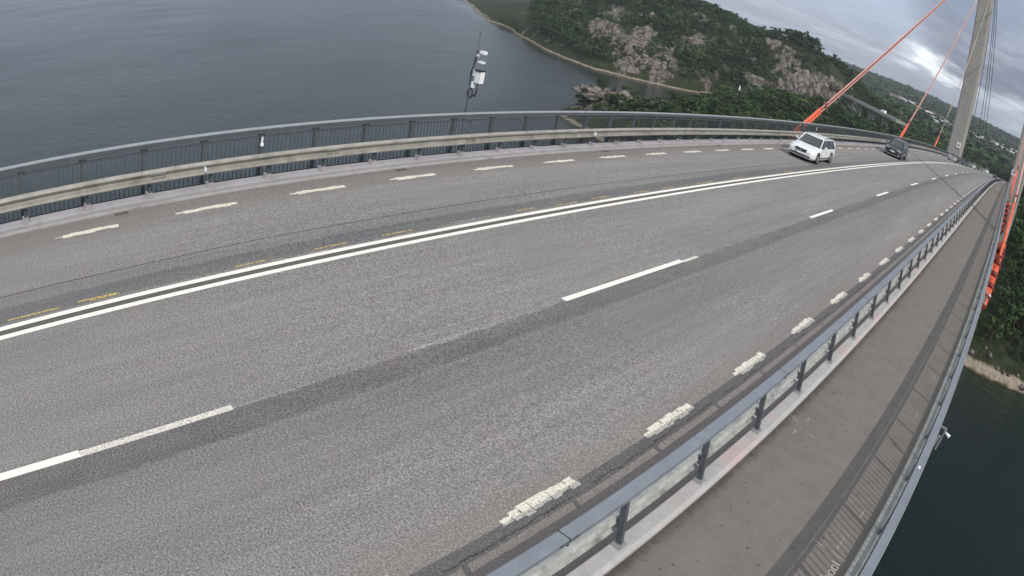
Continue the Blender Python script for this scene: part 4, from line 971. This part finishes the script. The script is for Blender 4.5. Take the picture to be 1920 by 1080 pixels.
# granite knobs and boulders
def boulder(x, y, sx, sy, sz, seed, label, group, dz=0.0):
    bm = bmesh.new(); bmesh.ops.create_icosphere(bm, subdivisions=4, radius=1.0); off = Vector((seed * 3.1, seed * 1.7, 0))
    for v in bm.verts:
        n = v.co.normalized(); d = 0.34 * noise.fractal(n * 1.4 + off, 0.7, 2.1, 6) + 0.16 * (noise.cell(n * 2.6 + off) - .5) + 0.18 * noise.voronoi(n * 1.8 + off)[0][0]
        v.co = n * (1 + d); v.co.x *= sx; v.co.y *= sy; v.co.z *= sz
        if v.co.z < -sz * .5: v.co.z = -sz * .5
    me = bpy.data.meshes.new('rock_outcrop'); bm.to_mesh(me); bm.free(); me.materials.append(M['granite'])
    for p in me.polygons: p.use_smooth = True
    o = link('rock_outcrop', me); o.location = (x, y, float(height(np.array([x]), np.array([y]))[0]) + sz * .02 + dz); o.rotation_euler = (0, 0, seed * 1.3)
    tag(o, label, 'rock', group)
def granite():
    m = material('pink_granite'); g = G(m)
    c = g.ramp(g.noise(0.35, 7, 0.7), [(0.3, (0.125, 0.108, 0.095)), (0.55, (0.20, 0.176, 0.155)), (0.75, (0.29, 0.255, 0.23))])
    c = g.mix(g.ramp(g.noise(0.5, 6, 0.75, dist=1.2), [(0.34, 0.8), (0.43, 0.0)]), c, (0.05, 0.047, 0.04))
    c = g.mix(g.cracks(), c, (0.035, 0.033, 0.028))
    c = g.mix(g.ramp(g.noise(0.25, 5, 0.7), [(0.56, 0.0), (0.66, 0.85)]), c, (0.035, 0.048, 0.022))
    g.base(c); g.set(Roughness=0.9); g.bump(g.noise(0.9, 7, 0.75), 0.9, 0.5); return m
M['granite'] = granite()
gk = 'rounded granite knobs of the cliff behind the first left stay cable'
for i, (a, D_, s, h) in enumerate(((-19.3, 505, 9, 13), (-18.5, 512, 10, 14), (-17.6, 520, 9, 15), (-16.7, 528, 11, 12), (-19.9, 498, 7, 9), (-20.6, 500, 8, 10), (-18.9, 490, 7, 8), (-17.9, 500, 6, 8))):
    boulder(CAM.x + D_ * math.sin(R(a)), D_ * math.cos(R(a)), s, s * .8, h, i + 1, 'pinkish granite knob of the wooded cliff behind the first left stay cable', gk, 2)
gk = 'grey rocks along the far left shore'
for i in range(64):
    tt = random.random(); a = -38 + 15.5 * tt; D_ = 512 - 42 * math.sin(tt * 2.6) + random.random() ** 2 * 75 + (25 if tt > .8 else 0); s_ = random.uniform(1.6, 4.2)
    x, y = CAM.x + D_ * math.sin(R(a)), D_ * math.cos(R(a))
    if sdist(np.array([x]), np.array([y]))[0] < 1.5: continue
    boulder(x, y, s_, s_ * random.uniform(.6, .9), s_ * random.uniform(.6, 1.3), i + 20, 'grey brown rock on the wooded far shore across the inlet', gk)
for i, (x, y, s_, h, lab) in enumerate(((-159, 235, 8, 3.4, 'large bare rock forming the tip of the headland over the left railing'), (-150, 241, 9, 3.6, 'flat brown rock on the back of the headland, among its trees'), (-137, 247, 11, 4.4, 'bare grey rock hump between the headland and the forest'), (-126, 250, 9, 3.6, 'low bare rock dome at the right end of the headland'))):
    boulder(x, y, s_, s_ * .7, h, i + 160, lab, None)
for i in range(14):
    x = 4 + i * 2.6 + random.uniform(-1, 1); s = random.uniform(.5, 1.3)
    boulder(x, 169.5 + 0.12 * i + random.uniform(-1, 2.5), s, s * .8, s * .8, i + 80, 'small boulder on the stony beach below the outer railing', 'small boulders on the beach')

# ------------------------------------------------------------------ far built things
M['house_white'] = simple('white_house_paint', (0.62, 0.62, 0.60), 0.7, var=0.05)
M['house_roof'] = simple('tiled_roof', (0.16, 0.10, 0.08), 0.8, var=0.15, scale=0.5)
M['house_grey'] = simple('grey_metal_roof', (0.36, 0.37, 0.38), 0.6, var=0.08)
M['quarry'] = simple('gravel_yard', (0.42, 0.38, 0.32), 0.9, var=0.2, scale=0.05)
def zground(x, y): return float(height(np.array([float(x)]), np.array([float(y)]))[0])
def house(azd, eld, w, l, h, rot, label, name='house', cat='house', group=None, flat=False, wall='house_white', roof='house_roof'):
    # walk out along the sight line until the ground is met
    a = R(azd); D_ = 700.0
    while D_ < 3000 and zground(CAM.x + D_ * math.sin(a), D_ * math.cos(a)) < CAM.z + D_ * math.tan(R(eld)): D_ += 12
    x, y = CAM.x + D_ * math.sin(a), D_ * math.cos(a); z = zground(x, y)
    t = empty(name, (x, y, z + 3.5), R(rot), label, cat, group)
    mb = MB(); mb.box(-l / 2, l / 2, -w / 2, w / 2, -6, h); wo = mb.build('wall', M[wall], t)
    mb = MB(); rh = w * (.12 if flat else .38); e = .5
    mb.loft([[(-l / 2 - e, -w / 2 - e, h - .1), (-l / 2 - e, 0, h + rh), (-l / 2 - e, w / 2 + e, h - .1)], [(l / 2 + e, -w / 2 - e, h - .1), (l / 2 + e, 0, h + rh), (l / 2 + e, w / 2 + e, h - .1)]], smooth=False); mb.build('roof', M[roof], t)
    for i in range(max(2, int(l / 5))):
        mb = MB(); xx = -l / 2 + (i + .5) * l / max(2, int(l / 5)); mb.box(xx - .8, xx + .8, -w / 2 - .06, -w / 2 - .005, h * .4, h * .75); mb.build('window', M['glass'], wo)
gv = 'small white houses of the far valley'
hs = [(-15.95, -.86, 'white house high on the wooded slope, left of the first stay cable'), (-15.55, -.98, 'second white house high on the wooded slope, right beside the first'),
      (-11.5, -1.36, None), (-11.1, -1.42, None), (-10.7, -1.33, None), (-10.3, -1.4, None), (-9.9, -1.36, None), (-9.3, -1.5, None), (-8.0, -2.0, 'white house low in the valley, left of the third stay cable'), (-7.45, -2.06, 'white house low in the valley, right beside the third stay cable'),
      (-7.9, -1.45, None), (-7.0, -1.5, None), (-6.5, -1.62, None), (-6.2, -1.8, None), (-4.1, -1.6, None), (-3.6, -1.75, None), (-3.0, -1.55, None), (-2.2, -1.5, None), (-1.9, -1.45, None)]
for i, (a, e, lab) in enumerate(hs):
    house(a, e, 8, random.uniform(10, 18), 5, random.uniform(-40, 40), lab or 'small white house among the trees of the far valley', group=gv if lab is None else None, roof=random.choice(['house_roof', 'house_grey']))
house(-0.95, -1.50, 16, 46, 5, 12, 'long pale barn in the far valley, lower of the two', 'barn', 'barn', flat=True, roof='house_white')
house(-0.30, -1.22, 16, 52, 5, 12, 'long pale barn in the far valley, upper of the two', 'barn', 'barn', flat=True, roof='house_white')
house(-8.55, -1.50, 20, 70, 4, 18, 'long pale industrial hall in the far valley, right of the second stay cable', 'industrial_hall', 'hall', flat=True, wall='quarry', roof='house_white')
house(-6.75, -1.75, 22, 60, 4, -10, 'long pale industrial hall in the far valley, left of the left pylon leg', 'industrial_hall', 'hall', flat=True, wall='quarry', roof='house_grey')
# gravel yard
xs, ys = np.arange(-330, -120, 12.0), np.arange(1480, 1680, 12.0)
Xg, Yg = np.meshgrid(xs, ys); Zg = height(Xg.ravel(), Yg.ravel()) + 0.25; i, j = np.meshgrid(np.arange(len(xs) - 1), np.arange(len(ys) - 1)); a = (j * len(xs) + i).ravel(); f = np.stack([a, a + 1, a + len(xs) + 1, a + len(xs)], 1)
mid_ = np.stack([Xg[:-1, :-1].ravel(), Yg[:-1, :-1].ravel()], 1); keep = (gs(mid_[:, 0], mid_[:, 1], -225, 1570, 75, 42, 10) > .45) | (fbm(mid_[:, 0], mid_[:, 1], 60, 2, 3) > .18)
tag(link('gravel_ground', np_mesh('gravel_ground', M['quarry'], np.stack([Xg.ravel(), Yg.ravel(), Zg], 1), f[keep])), kind='structure')
# the road viaduct with its arch in the valley on the left
A = Vector((-184.0, 571.0, -19.8)); B = Vector((-82.0, 466.0, -18.4)); dv = (B - A).normalized(); Lv = (B - A).length; nv = Vector((-dv.y, dv.x, 0)).normalized()
t = empty('road_viaduct', A, 0, 'grey concrete road viaduct with a low arch crossing the wooded valley', 'bridge')
mb = MB(); mb.bar((0, 0, 0), B - A, 9.0, 1.1); mb.build('deck', M['pylon'], t)
for s in (-1, 1):
    mb = MB(); mb.bar(nv * 4.3 * s + Vector((0, 0, 1.0)), (B - A) + nv * 4.3 * s + Vector((0, 0, 1.0)), 0.3, 0.9); mb.build('parapet', M['concrete'], t)
mb = MB(); ring = []
for k in range(15):
    u = k / 14; p = (B - A) * (0.16 + 0.42 * u) + Vector((0, 0, -13.5 + 12.2 * math.sin(math.pi * u))); ring.append([p + nv * 3.2 + Vector((0, 0, .6)), p + nv * 3.2 - Vector((0, 0, .6)), p - nv * 3.2 - Vector((0, 0, .6)), p - nv * 3.2 + Vector((0, 0, .6))])
mb.loft(ring, smooth=False); mb.build('arch', M['concrete'], t)
for u in (0.05, 0.16, 0.27, 0.47, 0.58, 0.72, 0.86):
    p = (B - A) * u; mb = MB(); top = -0.5; hgt = 16 if u in (.05, .16, .58, .72, .86) else 5; mb.bar(p + Vector((0, 0, top)), p + Vector((0, 0, top - hgt)), 1.0, 5.0, up=nv); mb.build('pier', M['pylon'], t)
p = A + (B - A) * 0.80
t = empty('van', p + Vector((0, 0, 0.55)), math.atan2(dv.y, dv.x), 'white van crossing the distant road viaduct in the valley', 'van')
mb = MB(); mb.loft([[(0, -1, .4), (0, 1, .4), (0, 1, 1.3), (0, -1, 1.3)], [(1.2, -1, .4), (1.2, 1, .4), (1.2, .95, 1.5), (1.2, -.95, 1.5)], [(1.9, -1, .4), (1.9, 1, .4), (1.9, .9, 2.5), (1.9, -.9, 2.5)], [(6, -1, .4), (6, 1, .4), (6, .9, 2.6), (6, -.9, 2.6)]], smooth=False); mb.build('body', M['white'], t)
mb = MB(); mb.loft([[(1.25, -.9, 1.55), (1.25, .9, 1.55), (1.28, .9, 1.5), (1.28, -.9, 1.5)], [(1.84, -.85, 2.4), (1.84, .85, 2.4), (1.87, .85, 2.35), (1.87, -.85, 2.35)]], smooth=False); mb.build('windscreen', M['glass'], t)
mb = MB()
for x in (1.1, 4.9):
    for s in (-1, 1):
        mb = MB(); mb.tube([(x, s * .75, .4), (x, s * 1.02, .4)], .4, 12); mb.build('wheel', M['tyre'], t)
# white marker on the far shore
x, y = CAM.x + 500 * math.sin(R(-23.8)), 500 * math.cos(R(-23.8))
t = empty('shore_marker', (x, y, -40.2), 0, 'small white pointed marker standing on the dark wooded shore across the inlet', 'marker')
mb = MB(); mb.loft([[(r0 * math.cos(a), r0 * math.sin(a), z) for a in np.linspace(0, 2 * math.pi, 11)[:-1]] for r0, z in ((.35, -6), (.55, 0.0), (.75, 1.0), (.6, 3.0), (.1, 4.9))]); mb.build('body', M['white'], t)

# ------------------------------------------------------------------ haze
m = material('haze'); nt = m.node_tree; nt.nodes.remove(nt.nodes['Principled BSDF']); pv = nt.nodes.new('ShaderNodeVolumePrincipled')
pv.inputs['Color'].default_value = (0.80, 0.87, 0.95, 1); pv.inputs['Density'].default_value = 0.00013; pv.inputs['Anisotropy'].default_value = 0.2
nt.links.new(pv.outputs[0], nt.nodes['Material Output'].inputs['Volume'])
mb = MB(); mb.box(-9500, 9500, -6500, 9500, WZ - 22, 90); tag(mb.build('haze', m), kind='stuff')
